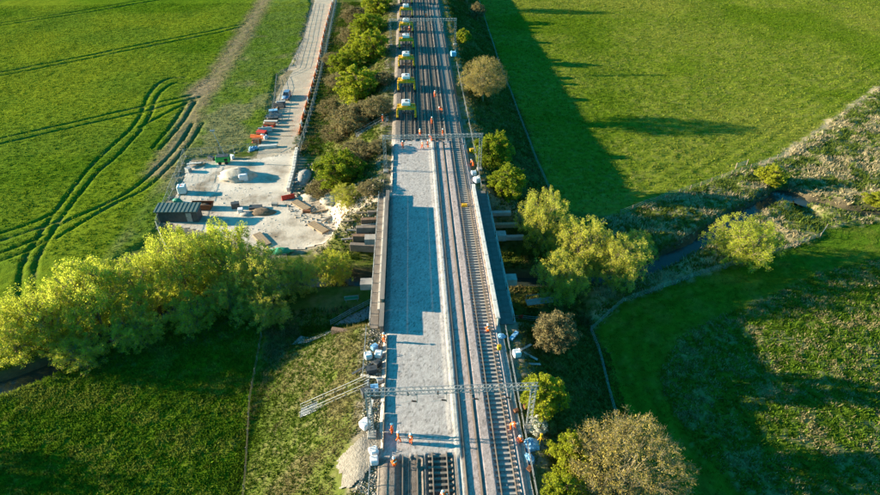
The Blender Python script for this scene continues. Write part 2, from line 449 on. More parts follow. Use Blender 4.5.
# rows drilled along the tramlines
rowd = (X*0.16+Y*0.987)
C *= (1+0.10*np.sin(rowd*2*math.pi/1.9)*wc*sstep(.3, .6, n2))[:, None]
# thinner grass east of the dirt track
east = wc*sstep(0, 4, (X-np.interp(Y, DIRT[::-1, 1], DIRT[::-1, 0])))
C = lerp3(C, (0.10, 0.145, 0.03), east*(0.35+.5*sstep(.4, .6, n2)))
C = lerp3(C, (0.19, 0.17, 0.09), east*sstep(.56, .68, n1)*.7)
dd = dline(wx, wy, DIRT)
C = lerp3(C, (0.20, 0.155, 0.09), wc*sstep(5.5, 1.0, dd)*(.55+.6*n3))
blob = P(203, 90); db = np.hypot(X-blob[0], (Y-blob[1])*.6)
C = lerp3(C, (0.24, 0.18, 0.11), wc*sstep(7, 1.5, db)*(.5+.5*n3))
tz = np.zeros(len(X))
for pl in TRAM:
    lo = pl.min(0)-2; hi = pl.max(0)+2
    ix = np.where((X > lo[0]) & (X < hi[0]) & (Y > lo[1]) & (Y < hi[1]))[0]
    wd = 1+.5*sstep(115, 190, Y[ix]); d = dline(X[ix]+.25*(n3[ix]-.5), Y[ix]+.35*(n3[ix]-.5), pl)/wd; tz[ix] = np.maximum(tz[ix], sstep(.62, .18, d)*(.55+.6*fbm(X[ix]*.25, Y[ix]*.25, 44, 3)))
tz = np.clip(tz, 0, 1)*wc
C = lerp3(C, np.array([0.040, 0.072, 0.012]), tz*.7)
C = lerp3(C, np.array([0.13, 0.105, 0.05]), tz*sstep(.5, .68, n2)*.5)
Z = Z+wc*(0.30-0.33*tz+0.10*(n3-.5))*sstep(0.2, -1.2, kc)
# upper right pasture
UR = np.vstack([[(24.0, 97)], [(36, 94.5)], F_UR[2:], [(900, 400), (900, 1500), (24.2, 1500)]])
ku = sdf(wx, wy, UR); wu = sstep(.8, -.8, ku)
C = lerp3(C, (0.115, 0.152, 0.014), wu)
C = lerp3(C, (0.165, 0.19, 0.022), wu*sstep(.42, .62, n2*.5+n3*.5)*.9)
C = lerp3(C, (0.16, 0.15, 0.05), wu*sstep(.58, .72, n3)*.45)
nR = fbm(X*.022+9, Y*.022, 133); C = lerp3(C, (0.07, 0.125, 0.004), wu*sstep(.5, .68, nR)*.7); C = lerp3(C, (0.19, 0.19, 0.03), wu*sstep(.46, .30, nR)*.45)
rw = (X*0.62-Y*0.785); fs = sstep(26, 5, dline(X, Y, F_UR))
Z = Z+wu*0.05*fs*np.sin(rw*2*math.pi/3.1)+wu*.22*(n3-.45)
# stream margins
MARSH = np.vstack([F_UR[:-1], [(150, 140), (150, 84)], F_LR[::-1]])
km = sdf(wx, wy, MARSH); wm = sstep(.8, -.8, km)
C = lerp3(C, (0.085, 0.115, 0.025), wm)
C = lerp3(C, (0.29, 0.235, 0.13), wm*sstep(.44, .60, n2*.55+n3*.45)*.9)
Z = Z+wm*.9*np.clip(n2-.42, 0, 1)*1.6
C = lerp3(C, (0.34, 0.28, 0.18), sstep(1.5, .4, dline(wx, wy, F_UR[3:]))*.9)
# lower right meadow: a mown margin and a rough middle
LR = np.vstack([F_LR, [(300, 90), (300, -100), (21, -100), (21, 50)]])
kl = sdf(wx, wy, LR); wl = sstep(.8, -.8, kl)
C = lerp3(C, (0.060, 0.115, 0.008), wl)
C = lerp3(C, (0.12, 0.135, 0.02), wl*sstep(.48, .64, n2*.6+n3*.4)*.6)
C *= (1+.16*np.sin(kl*2*math.pi/2.6)*wl)[:, None]
Z = Z+wl*.14*(n3-.5)
ARC = np.vstack([smooth_line(PL([(960, 236), (880, 257), (820, 272), (760, 299), (700, 324), (668, 350), (660, 385), (676, 420), (700, 455), (745, 500)])), [(40, 0), (300, 0), (300, 100)]])
ka = sdf(wx+3*(n1-.5)*2, wy+3*(n2-.5), ARC); wa = sstep(.8, -.8, ka)
C = lerp3(C, (0.080, 0.125, 0.012), wa)
C = lerp3(C, (0.21, 0.19, 0.09), wa*sstep(.52, .66, n2*.5+n3*.5)*.75)
Z = Z+wa*(.12+.38*(n3-.4))
# lower left meadow
LL = np.array([(-26.8, 66), (-26, 52), (-23.8, 39), (-22, 0), (-300, 0), (-300, 30), (-70, 47), (-48, 58)])
kq = sdf(wx, wy, LL); wq = sstep(1.5, -1.5, kq)
C = lerp3(C, (0.085, 0.150, 0.006), wq)
C = lerp3(C, (0.13, 0.14, 0.02), wq*sstep(.5, .66, n2*.5+n3*.5)*.7)
Z = Z+wq*.28*(n3-.4)
# dead bramble patches on the near left slope and verge
vb = sstep(.56, .66, fbm(X*.11+4, Y*.11, 141))*(X > -27)*(X < -10)*(Y < 66)
C = lerp3(C, (0.13, 0.095, 0.055), vb*.7)
# embankment slopes
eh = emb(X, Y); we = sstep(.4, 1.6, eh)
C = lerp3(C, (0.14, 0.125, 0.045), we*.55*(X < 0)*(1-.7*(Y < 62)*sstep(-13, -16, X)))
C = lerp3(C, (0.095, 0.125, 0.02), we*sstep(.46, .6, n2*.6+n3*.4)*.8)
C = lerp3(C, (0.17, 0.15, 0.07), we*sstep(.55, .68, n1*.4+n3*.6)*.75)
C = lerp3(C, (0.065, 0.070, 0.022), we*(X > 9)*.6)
# trodden ground by the bridge ends and under it
br = sstep(5, 0, np.abs(Y-GAP1))*sstep(30, 14, np.abs(X))+sstep(4, 0, np.abs(Y-61))*sstep(24, 12, np.abs(X))+sstep(11, 9.5, np.abs(X))*(Y > GAP0-2)*(Y < GAP1+2)
C = lerp3(C, (0.24, 0.19, 0.13), np.clip(br, 0, 1)*(.45+.5*n3))
C = lerp3(C, (0.19, 0.16, 0.115), sstep(6.7, 7.1, eh)*np.clip(.25+.9*sstep(.42, .58, n2*.4+n3*.6), 0, 1))
# banks and bed of the stream, ground round the yard
dr = dline(X, Y, RIVER)
C = lerp3(C, (0.075, 0.06, 0.04), sstep(3.0, 1.8, dr)*.85)
ky = sdf(wx, wy, YARD)
C = lerp3(C, (0.30, 0.25, 0.19), sstep(2.2, 0, ky)*.9)
rp = np.vstack([ROAD_L, ROAD_R[::-1]])
C = lerp3(C, (0.26, 0.21, 0.14), sstep(2.2, 0, sdf(wx, wy, rp))*.85)
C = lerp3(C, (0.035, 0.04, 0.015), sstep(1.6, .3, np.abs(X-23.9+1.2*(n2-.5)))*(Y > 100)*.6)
nx, ny = len(XS), len(YS)
idx = np.arange(nx*ny).reshape(ny, nx)
F = np.stack([idx[:-1, :-1], idx[:-1, 1:], idx[1:, 1:], idx[1:, :-1]], -1).reshape(-1, 4)
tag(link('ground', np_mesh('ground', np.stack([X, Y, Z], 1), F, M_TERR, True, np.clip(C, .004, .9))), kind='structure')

# grids for later lookup of the finished surface
def surf(x, y):
    i = np.clip(np.searchsorted(XS, x)-1, 0, nx-2); j = np.clip(np.searchsorted(YS, y)-1, 0, ny-2)
    fx = (x-XS[i])/(XS[i+1]-XS[i]); fy = (y-YS[j])/(YS[j+1]-YS[j])
    zz = Z.reshape(ny, nx)
    return (zz[j, i]*(1-fx)+zz[j, i+1]*fx)*(1-fy)+(zz[j+1, i]*(1-fx)+zz[j+1, i+1]*fx)*fy
def csurf(x, y):
    i = np.clip(np.searchsorted(XS, x)-1, 0, nx-2); j = np.clip(np.searchsorted(YS, y)-1, 0, ny-2)
    return C.reshape(ny, nx, 3)[j, i]
def sf(x, y): return float(surf(np.array([x]), np.array([y]))[0])
def gp(px, py):
    """terrain point at a picture position, on the finished surface"""
    for z in np.linspace(9.0, -2.0, 221):
        p = P(px, py, z)
        if sf(p[0], p[1]) >= z: return Vector((p[0], p[1], sf(p[0], p[1])))
    p = P(px, py, 0); return Vector((p[0], p[1], sf(p[0], p[1])))

# ---- stream, pool, haul road, yard, path
def ribbon(name, L, Rr, zoff, m, z=None, nacross=6, kind='structure', jitter=0.0):
    L = np.array(L); Rr = np.array(Rr); n = len(L); v = []
    for i in range(n):
        for k in range(nacross+1):
            p = L[i]+(Rr[i]-L[i])*k/nacross
            if jitter and k in (0, nacross): p = p+rng.normal(0, jitter, 2)
            v.append((p[0], p[1], z if z is not None else sf(p[0], p[1])+zoff))
    a = nacross+1
    f = [(i*a+k, i*a+k+1, (i+1)*a+k+1, (i+1)*a+k) for i in range(n-1) for k in range(nacross)]
    o = link(name, np_mesh(name, v, f, m, True)); tag(o, kind=kind); return o
def offset(pl, d):
    t = np.gradient(pl, axis=0); t /= np.linalg.norm(t, axis=1)[:, None]+1e-9
    return pl+np.stack([-t[:, 1], t[:, 0]], 1)*d
ribbon('stream', offset(RIVER, 2.6), offset(RIVER, -2.6), 0, M_WATER, z=-1.35)
def densify(pl, st):
    out = []
    for a, b in zip(pl[:-1], pl[1:]):
        n = max(1, int(np.linalg.norm(b-a)/st))
        for k in range(n): out.append(a+(b-a)*k/n)
    out.append(pl[-1]); return np.array(out)
def by_y(pl, ys):
    o = np.argsort(pl[:, 1]); return np.stack([np.interp(ys, pl[o, 1], pl[o, 0]), ys], 1)
ysr = np.arange(119.5, 300, 0.7)
ribbon('haul_road', by_y(ROAD_L, ysr), by_y(ROAD_R, ysr), 0.08, M_ROAD, jitter=0.10)
def patch(name, poly, m, zoff, st=0.4, wob=1.2):
    lo = poly.min(0)-1; hi = poly.max(0)+1
    xs = np.arange(lo[0], hi[0], st); ys = np.arange(lo[1], hi[1], st); gx, gy = np.meshgrid(xs, ys)
    k = sdf(gx+wob*(fbm(gx*.5, gy*.5, 71)-.5), gy+wob*(fbm(gx*.5, gy*.5, 77)-.5), poly) < 0
    v = np.stack([gx.ravel(), gy.ravel(), surf(gx.ravel(), gy.ravel())+zoff+.05*(fbm(gx*.6, gy*.6, 3).ravel()-.5)], 1)
    id_ = np.arange(gx.size).reshape(gx.shape)
    q = k[:-1, :-1] & k[1:, :-1] & k[:-1, 1:] & k[1:, 1:]
    f = np.stack([id_[:-1, :-1][q], id_[:-1, 1:][q], id_[1:, 1:][q], id_[1:, :-1][q]], 1)
    return tag(link(name, np_mesh(name, v, f, m, True)), kind='structure')
patch('yard', YARD, M_YARD, 0.12)
patch('ramp', PL([(325, 205), (345, 200), (381, 206), (382, 226), (344, 228)], 2.2), M_ROAD, 0.10)
pp = [gp(*q) for q in ((296, 341), (318, 337), (338, 328), (352, 321), (366, 314), (376, 308))]
pl = smooth_line(np.array([(p.x, p.y) for p in pp]), 5)
ribbon('path', offset(pl, 1.1), offset(pl, -1.1), 0.10, M_PATH, nacross=4)
pp = np.array([(9.5, 63.0), (14, 62.5), (19, 62.8)])
ribbon('footpath', offset(pp, 1.2), offset(pp, -1.2), 0.10, M_PATH, nacross=4)

# ------------------------------------------------------------------ ballast bed
def ballast_z(x, y):
    n = fbm(x*2.2, y*2.2, 51, 3)-.5; nb = fbm(x*.5, y*.5, 53)-.5
    z = np.full(np.shape(x), 7.62)
    new = (y > 37.2+.5*nb) & (y < 112.5+1.2*nb) & (x < .25)
    # old track bed: troughs at the rails, low shoulders between
    for c in TRK.values():
        d = np.abs(x-c)
        z = z+np.where(d < 1.65, 0.0, 0)
    ctrs = np.array(list(TRK.values()))
    dm = np.min(np.abs(x[..., None]-ctrs), -1)
    z = 7.66+.24*sstep(1.2, 1.55, dm)
    # buried track C: stone to the rail foot, heaps between the tracks
    right = x > .25
    z = np.where(right & (np.abs(x-TRK['C']) < 1.2) & (y < 112), 7.83, z)
    z = np.where(right & (np.abs(x-3.4) < .55) & (y < 112), 7.93+.06*nb, z)
    z = np.where(new, 7.80+.015*nb+.06*sstep(-.7, -.2, x), z)
    z = np.where((np.abs(x-.42) < .30) & (y > 37) & (y < 112), 7.98+.10*nb, z)
    z = np.where((y < 37.2+.5*nb) & (x < .2), z-.05-.16*sstep(1.3, .9, dm), z)
    e = np.minimum(x+8.2, 7.4-x)
    z = z-.35*sstep(.9, 0, e)-.25*sstep(.12, 0, e)
    far = sstep(112, 114, y)
    return z+.03*n+.05*nb*far
bx = np.arange(-8.2, 7.41, 0.13); by = np.concatenate([np.arange(20, 120, 0.24), np.arange(120, 300, 0.5)])
gx, gy = np.meshgrid(bx, by); bz = ballast_z(gx, gy)
x = gx.ravel(); y = gy.ravel()
cb = np.tile(np.array([0.27, 0.245, 0.235]), (len(x), 1))
nn = fbm(x*.4, y*.25, 61); nf = fbm(x*5.5, y*5.5, 63, 3)
newm = (x < .25)*sstep(36.8, 37.4, y)*sstep(113.2, 112, y)
cb = lerp3(cb, (0.45, 0.405, 0.375), newm*.9)
cb = lerp3(cb, (0.40, 0.325, 0.30), (x > .9)*.8*sstep(115, 110, y))
cb = lerp3(cb, (0.16, 0.13, 0.105), np.clip(sstep(112, 116, y)+sstep(37.6, 37, y)*(x < .2), 0, 1)*.8)
cb = lerp3(cb, (0.45, 0.42, 0.38), sstep(.42, .2, np.abs(x-.42))*(y < 113)*.8)
ax4 = np.min(np.abs(x[:, None]-np.array(list(TRK.values()))), 1)
cb = lerp3(cb, (0.15, 0.105, 0.075), sstep(.28, .08, np.abs(ax4-.75))*(1-newm)*.6)
tl = .92+.08*np.sin(y*2*math.pi/2.4+2*nn)*sstep(.45, .6, fbm(x*.3, y*.3, 68))
cb = cb*(0.93+.14*nn)[:, None]*(0.62+.76*nf)[:, None]*(1-.45*(fbm(x*5, y*5, 69, 2) > .74))[:, None]*np.where(newm > .5, tl, 1)[:, None]
bi = np.arange(gx.size).reshape(gx.shape)
bf = np.stack([bi[:-1, :-1], bi[:-1, 1:], bi[1:, 1:], bi[1:, :-1]], -1).reshape(-1, 4)
tag(link('ballast_bed', np_mesh('ballast_bed', np.stack([x, y, bz.ravel()], 1), bf, M_BALL, True, cb)), kind='structure')
def bzf(x_, y_): return float(ballast_z(np.array([x_]), np.array([y_]))[0])

# ------------------------------------------------------------------ tracks
def rail_mesh(y0, y1):
    prof = [(-.036, .0), (.036, .0), (.036, -.045), (.012, -.055), (.012, -.13), (.07, -.15), (.07, -.165), (-.07, -.165), (-.07, -.15), (-.012, -.13), (-.012, -.055), (-.036, -.045)]
    return MB().prism(prof, y0, y1).mesh('rail', M_RAIL)
def sleeper_mesh(m, L=2.42):
    b = MB(); b.prism([(-L/2, -.20), (L/2, -.20), (L/2, -.035), (L/2-.08, .0), (.5, -.02), (-.5, -.02), (-L/2+.08, .0), (-L/2, -.035)], -.125, .125)
    return b.mesh('sleeper', m)
SM, SMD = sleeper_mesh(M_SLEEP), sleeper_mesh(M_SLEEPD)
def track(label, x, y0, y1, ys, sm, group='railway tracks'):
    t = thing('railway_track', label, 'track', (x, y0, RAIL), 0, group)
    rm = rail_mesh(0, y1-y0)
    for s in (-1, 1): link('rail', rm, t, (s*.7525, 0, 0))
    for k, yy in enumerate(ys):
        o = link('sleeper', sm, t, (random.uniform(-.03, .03), yy-y0, -.155+random.uniform(-.008, .008))); o.rotation_euler.z = random.uniform(-.012, .012)
    return t
ysD = np.arange(26, 26+300*.66, .66)[:300]
track('rightmost railway track with pale sleepers showing along the whole bridge', TRK['D'], 20, 300, ysD, SM)
track('ballasted railway track running just right of the grey relaid strip', TRK['C'], 20, 300, np.arange(113, 260, .66), SMD)
track('short cut railway track at the bottom edge with dark gaps between sleepers, nearer the middle', TRK['B'], 20, 37.6, np.arange(22, 37.3, .66), SMD)
track('short cut railway track at the bottom left of the line beside the crouching worker', TRK['A'], 20, 37.4, [], SMD)
track('far railway track beside the row of yellow lifting portals', TRK['B'], 113.5, 300, np.arange(114, 260, .66), SMD)
track('far left railway track beneath the yellow lifting portals', TRK['A'], 113.0, 300, np.arange(113.6, 260, .66), SMD)
# loose rails laid beside the tracks, ready for use
for i, (xx, y0, y1, lb) in enumerate(((-3.15, 116, 200, 'long loose rail lying between the two far left tracks'), (3.35, 116, 210, 'long loose rail lying between the two far right tracks'), (.35, 118, 190, 'long loose rail lying in the middle of the four far tracks'))):
    o = link('loose_rail', rail_mesh(0, y1-y0), None, (xx, y0, bzf(xx, y0+5)+.19)); tag(o, lb, 'rail', 'loose rails')

# ------------------------------------------------------------------ bridge
br = thing('railway_bridge', 'half-through railway bridge carrying the tracks over the stream', 'bridge', (0, (GAP0+GAP1)/2, 0))
by0 = -(GAP1-GAP0)/2; by1 = -by0; bc = (GAP0+GAP1)/2
def bpart(name, m, mb, bevel=0): return link(name, mb.mesh(name, m, False, bevel), br)
bpart('deck_slab', M_CONC, MB().box((-.05, 0, 6.75), (19.1, 33.5, 0.9)))
def girder(xc, ya, yb, ztop, nm, mm, side):
    g = MB(); L = yb-ya; c = (ya+yb)/2
    g.box((xc, c, (7.2+ztop)/2), (.10, L, ztop-7.2-.1))
    o = bpart(nm, mm, g)
    f = MB().box((xc, c, ztop), (.62, L+.02, .09)); ff = f.mesh('top_flange', mm); link('top_flange', ff, o)
    s = MB().box((0, 0, 0), (.5, .06, ztop-7.35)).mesh('stiffener', mm)
    for k in range(int(L/2.0)+1):
        link('stiffener', s, o, (xc, ya+.3+k*(L-.6)/max(1, int(L/2.0)), (7.2+ztop)/2-.03))
    return o
girder(-8.35, by0+3.0, by1-2.6, 9.62, 'main_girder', M_GIRD, -1)
girder(-8.35, by0-1.6, by0+2.98, 8.98, 'end_girder', M_GIRD, -1)
girder(-8.35, by1-2.58, by1+1.0, 8.75, 'end_girder', M_GIRD, -1)
girder(6.95, by0-1.0, by1+1.6, 9.2, 'main_girder', M_CONCP, 1)
# pale coping plates on the right hand girder
cp = MB().box((0, 0, 0), (.50, 3.3, .07)).mesh('coping_plate', M_CONCP)
for k in range(10): link('coping_plate', cp, br, (6.93, by0-1.0+1.75+k*3.42, 9.285))
# walkways beyond the girders, in planks
wp = MB().box((0, 0, 0), (1.75, 2.3, .08)).mesh('walkway_panel', M_DECK)
wt = MB().box((0, 0, 0), (1.0, 2.3, .08)).mesh('walkway_panel', M_GIRD)
for k in range(15):
    link('walkway_panel', wp, br, (8.35, by0+.2+k*2.34+.6, 7.42+random.uniform(-.02, .02)))
    link('walkway_panel', wt, br, (-9.42, by0+.2+k*2.34+.6, 7.42+random.uniform(-.02, .02)))
for k in range(16):
    for sx, nm in ((9.3, 'handrail_post'), (-9.98, 'handrail_post')):
        bpart(nm, M_RUST if (k % 3 == 0 and sx > 0) else M_GALV, MB().box((sx, by0+.4+k*2.2, 7.95), (.12, .12, 1.25)))
for sx in (9.3, -9.98):
    for zz in (8.05, 8.55):
        bpart('handrail', M_GALV, MB().bar((sx, by0, zz), (sx, by1, zz), .035, 6))
# scaffold tube and boards laid along the left walkway
bpart('service_trough', M_CONCP, MB().box((-8.95, 2, 7.55), (.3, 30, .22)))
bpart('edge_beam', M_CONC, MB().box((9.42, 0, 6.7), (.4, 33.4, 1.1)))
bpart('edge_beam', M_GIRD, MB().box((-9.9, 0, 6.7), (.3, 33.4, 1.1)))
# substructure: abutments, wing walls in stepped courses, two piers with crossheads
for ys, sg in ((by0+.8, 1), (by1-.8, -1)):
    bpart('abutment', M_CONC, MB().box((-.3, ys, 2.7), (20.2, 2.2, 7.2)))
for yy in (-5.2, 6.4):
    p = bpart('crosshead', M_CONC, MB().box((-.3, yy, 5.75), (23.5, 1.5, 1.1)))
    for xx in (-9.5, -5, 0, 5, 9.0):
        b = MB().bar((xx, yy, -2), (xx, yy, 5.2), .55, 10); link('pier_column', b.mesh('pier_column', M_CONC, True), p)
# temporary cross beams standing out on both sides by the far abutment
for i, (yy, zz, xo) in enumerate(((13.6, 5.6, 14.6), (11.6, 4.4, 15.6), (9.3, 3.3, 16.4))):
    bpart('cross_beam', M_CONC if i != 1 else M_TIMB, MB().box((xo-4.0, yy, zz), (5.5, .8, .7)), .03)
for i, (yy, zz, xo, L) in enumerate(((14.6, 6.1, -11.6, 2.0), (13.3, 5.3, -12.2, 3.2), (12.0, 4.5, -12.7, 4.0), (10.7, 3.6, -13.0, 4.6), (9.3, 2.7, -13.3, 5.0))):
    bpart('wing_wall_course', M_GIRD if i % 2 == 0 else M_BRICK, MB().box((xo+.4, yy, zz-.6), (L*.85, .8, 1.4), rz=-.06*i+.1), .03)
bpart('wing_wall', M_BRICK, MB().box((-13.0, by0+1.6, 2.8), (5.2, .6, 5.0), rz=-.25))
bpart('wing_wall', M_BRICK, MB().box((12.4, by0+1.6, 2.8), (5.2, .6, 5.0), rz=.25))

# ------------------------------------------------------------------ overhead line gantries
def lattice(a, b, w, dpt, r, n):
    """four-chord lattice between two points; w across, dpt deep"""
    mb = MB(); a = Vector(a); b = Vector(b); d = (b-a).normalized()
    up = Vector((0, 0, 1)) if abs(d.z) < .9 else Vector((1, 0, 0)); s = d.cross(up).normalized(); up = s.cross(d).normalized()
    cs = [s*i*w/2+up*j*dpt/2 for i in (-1, 1) for j in (-1, 1)]
    for c in cs: mb.bar(a+c, b+c, r, 4)
    for k in range(n):
        p = a+(b-a)*k/n; q = a+(b-a)*(k+1)/n; m_ = (p+q)/2
        for i, j in ((0, 1), (2, 3), (0, 2), (1, 3)):
            mb.bar(p+cs[i], m_+cs[j], r*.6, 4); mb.bar(m_+cs[j], q+cs[i], r*.6, 4)
    return mb
def gantry(y, xl, xr, zb, label, arms):
    g = thing('overhead_line_gantry', label, 'gantry', (0, y, 0), 0, 'gantries across the railway')
    for xx in (xl, xr):
        zf = sf(xx, y)-.1
        c = lattice((xx, 0, max(zf, 6.0)), (xx, 0, zb+.75), .42, .5, .040, 9).build('column', M_GALV, g)
        link('footing', MB().box((xx, 0, max(zf, 6.0)+.2), (.95, .95, .7)).mesh('footing', M_CONC, False, .03), c)
    lattice((xl-.25, 0, zb+.45), (xr+.45, 0, zb+.45), .46, .58, .038, 24).build('beam', M_GALV, g)
    for xx in arms:
        ds = MB().bar((xx+.9, 0, zb+.2), (xx+.9, 0, zb-1.5), .05, 6).build('drop_post', M_GALV, g)
        link('insulator', MB().bar((xx+.85, 0, zb-1.25), (xx+.35, 0, zb-1.15), .09, 8).mesh('insulator', M_PORC), ds)
        link('registration_arm', MB().bar((xx+.4, 0, zb-1.15), (xx-.7, 0, zb-1.35), .03, 6).bar((xx+.9, 0, zb-.2), (xx-.2, 0, zb-.55), .025, 6).mesh('registration_arm', M_GALV), ds)
        link('catenary_insulator', MB().bar((xx, 0, zb+.15), (xx, 0, zb-.25), .08, 8).mesh('catenary_insulator', M_PORC), ds)
    return g
T4 = [TRK[k] for k in 'ABCD']
gantry(40.3, -8.9, 8.3, 14.15, 'near lattice gantry over the line by the orange workers and metal stairs', T4)
gantry(100.2, -9.0, 9.0, 14.2, 'middle lattice gantry over the line where the crowd of workers stands', T4)
gantry(178.5, -9.6, 9.6, 14.3, 'far lattice gantry over the yellow lifting portals near the top edge', T4)
GY_ = [(-18, 14.15), (40.3, 14.15), (100.2, 14.2), (178.5, 14.3), (245, 14.3)]
for k, x0 in TRK.items():
    t = thing('overhead_wires', {'A': 'pair of overhead wires strung above the lifting portals and left of the grey strip', 'B': 'pair of overhead wires strung above the right half of the grey strip', 'C': 'pair of overhead wires strung above the ballasted track', 'D': 'pair of overhead wires strung above the rightmost track'}[k], 'wires', (x0, 40, 12.8), 0, 'overhead wires')
    cw = MB(); kw = MB(); dr_ = MB()
    for (ya, za), (yb, zb) in zip(GY_[:-1], GY_[1:]):
        sg = .25
        cw.bar((-sg, ya-40, za-1.4-12.8), (sg, yb-40, zb-1.4-12.8), .010, 4)
        pts = []
        for q in range(13):
            t_ = q/12; pts.append((0, ya+(yb-ya)*t_-40, za+(zb-za)*t_-.2-1.0*4*t_*(1-t_)-12.8))
        kw.poly(pts, .010, 4)
        for q in range(1, 12): dr_.bar(pts[q], (0, pts[q][1], za-1.4-12.8), .006, 3)
    cw.build('contact_wire', M_WIRE, t); kw.build('catenary_wire', M_WIRE, t); dr_.build('dropper', M_WIRE, t)

# ------------------------------------------------------------------ yellow track-panel lifting portals
def portal_parts():
    a = {}
    b = MB(); b.box((0, -.62, 2.3), (3.7, .42, .5)); b.box((0, .62, 2.3), (3.7, .42, .5)); b.box((-1.2, 0, 2.3), (.3, .84, .4)); b.box((1.2, 0, 2.3), (.3, .84, .4)); b.box((0, 0, 2.66), (1.9, 1.5, .22))
    a['crossbeam'] = b.mesh('crossbeam', M_YEL, False, .03)
    b = MB(); b.box((0, 0, 0), (1.75, 1.45, .62)); b.box((0, 0, .36), (1.45, 1.2, .10)); a['engine_cover'] = b.mesh('engine_cover', M_WHITE, False, .06)
    b = MB(); b.box((0, 0, 0), (.5, .6, .06)); a['vent'] = b.mesh('vent', M_DSTEEL)
    b = MB(); b.box((0, -.6, 1.3), (.34, .4, 1.5)); b.box((0, .6, 1.3), (.34, .4, 1.5)); b.box((0, 0, .75), (.42, 2.1, .3)); a['leg'] = b.mesh('leg', M_YEL, False, .03)
    b = MB(); prof = [(-.95, .12), (-.75, 0), (.75, 0), (.95, .12), (1.0, .32), (.85, .52), (-.85, .52), (-1.0, .32)]
    b.prism(prof, -.21, .21, 'x'); a['crawler'] = b.mesh('crawler', M_BLACK, False, .02)
    b = MB()
    for sx in (-1, 1):
        b.bar((sx*.6, 0, 2.1), (sx*.75, 0, .95), .04, 6); b.box((sx*.75, 0, .9), (.25, .35, .16))
    a['rail_grab'] = b.mesh('rail_grab', M_DSTEEL)
    b = MB(); b.bar((0, 0, 0), (0, 0, .5), .03, 6); b.bar((0, 0, .5), (0, 0, .68), .07, 8); a['beacon'] = b.mesh('beacon', M_ORANGE)
    return a
PP = portal_parts()
wagY = [124.5, 141.0, 158.2, 174.5, 191.0, 209.0, 227.0, 246.0]
ordw = ['nearest yellow lifting portal, beside the workers at the end of the grey strip', 'second yellow lifting portal from the workers', 'third yellow lifting portal from the workers, just below the far gantry', 'fourth yellow lifting portal, standing right below the far gantry beam', 'fifth yellow lifting portal, standing just beyond the far gantry', 'yellow lifting portal cut by the top edge of the picture', 'yellow lifting portal beyond the top edge of the picture', 'last yellow lifting portal far up the line']
for k, yy in enumerate(wagY[:7]):
    t = thing('lifting_portal', ordw[k], 'lifting machine', (TRK['A']-.25, yy, 7.86), random.uniform(-.02, .02), 'yellow lifting portals along the left track', (1.08, 1.5, 1.12))
    link('crossbeam', PP['crossbeam'], t)
    e = link('engine_cover', PP['engine_cover'], t, (-.05, .1, 3.12)); link('vent', PP['vent'], e, (.1, -.1, .445))
    for s in (-1, 1):
        l_ = link('leg', PP['leg'], t, (s*1.86, 0, 0)); link('crawler', PP['crawler'], l_, (0, 0, .02))
    link('rail_grab', PP['rail_grab'], t); link('beacon', PP['beacon'], t, (1.3, 0, 2.6))
# track panels held ready between the portals
def panel():
    b = MB()
    return b
pm_r = MB().prism([(-.07, 0), (.07, 0), (.03, .16), (-.03, .16)], -6, 6).mesh('rail', M_RAIL)
for k, (ya, lb) in enumerate(zip([132.7, 149.6, 166.3, 182.7, 200.0], ['track panel between the two nearest yellow lifting portals', 'track panel between the second and third yellow lifting portals', 'track panel between the third and fourth yellow lifting portals', 'track panel beyond the far gantry between yellow lifting portals', 'farthest track panel between yellow lifting portals near the top edge'])):
    t = thing('track_panel', lb, 'track panel', (TRK['A'], ya, 8.05), 0, 'track panels among the lifting portals')
    for s in (-1, 1): link('rail', pm_r, t, (s*.75, 0, .2))
    for q in range(17): link('sleeper', SMD, t, (0, -5.8+q*.72, .19))

# ------------------------------------------------------------------ trees and shrubs
def tubes(segs, n=5):
    """tapered tubes for branch segments (a, b, ra, rb)"""
    V = []; Fa = []; o = 0
    for a, b, ra, rb in segs:
        a = np.array(a); b = np.array(b); d = b-a; L = np.linalg.norm(d)
        if L < 1e-5: continue
        d /= L; h = np.array([1, 0, 0]) if abs(d[0]) < .8 else np.array([0, 1, 0])
        u = np.cross(d, h); u /= np.linalg.norm(u); v = np.cross(d, u)
        m_ = 3 if ra < .04 else n
        t = np.arange(m_)*2*math.pi/m_
        ring = np.cos(t)[:, None]*u+np.sin(t)[:, None]*v
        V.append(a+ring*ra); V.append(b+ring*rb)
        for k in range(m_): Fa.append((o+k, o+(k+1) % m_, o+m_+(k+1) % m_, o+m_+k))
        o += 2*m_
    return np.vstack(V), np.array(Fa)
def bez(a, b, c, n):
    t = np.linspace(0, 1, n+1)[:, None]
    return (1-t)**2*a+2*t*(1-t)*b+t*t*c
def leaves(pts, size, asp, g, up=.3, out=None):
    n = len(pts); nrm = g.normal(0, 1, (n, 3)); nrm[:, 2] += up
    if out is not None: nrm += out*1.0
    nrm /= np.linalg.norm(nrm, axis=1)[:, None]
    t = g.normal(0, 1, (n, 3)); t -= nrm*(t*nrm).sum(1)[:, None]; t /= np.linalg.norm(t, axis=1)[:, None]
    b = np.cross(nrm, t); s = size*(g.uniform(.45, 1.2, n)+.9*g.random(n)**6)[:, None]
    v = np.stack([pts-t*s*asp*.5, pts+b*s*.5, pts+t*s*asp*.5, pts-b*s*.5], 1).reshape(-1, 3)
    return v, np.arange(4*n).reshape(n, 4)
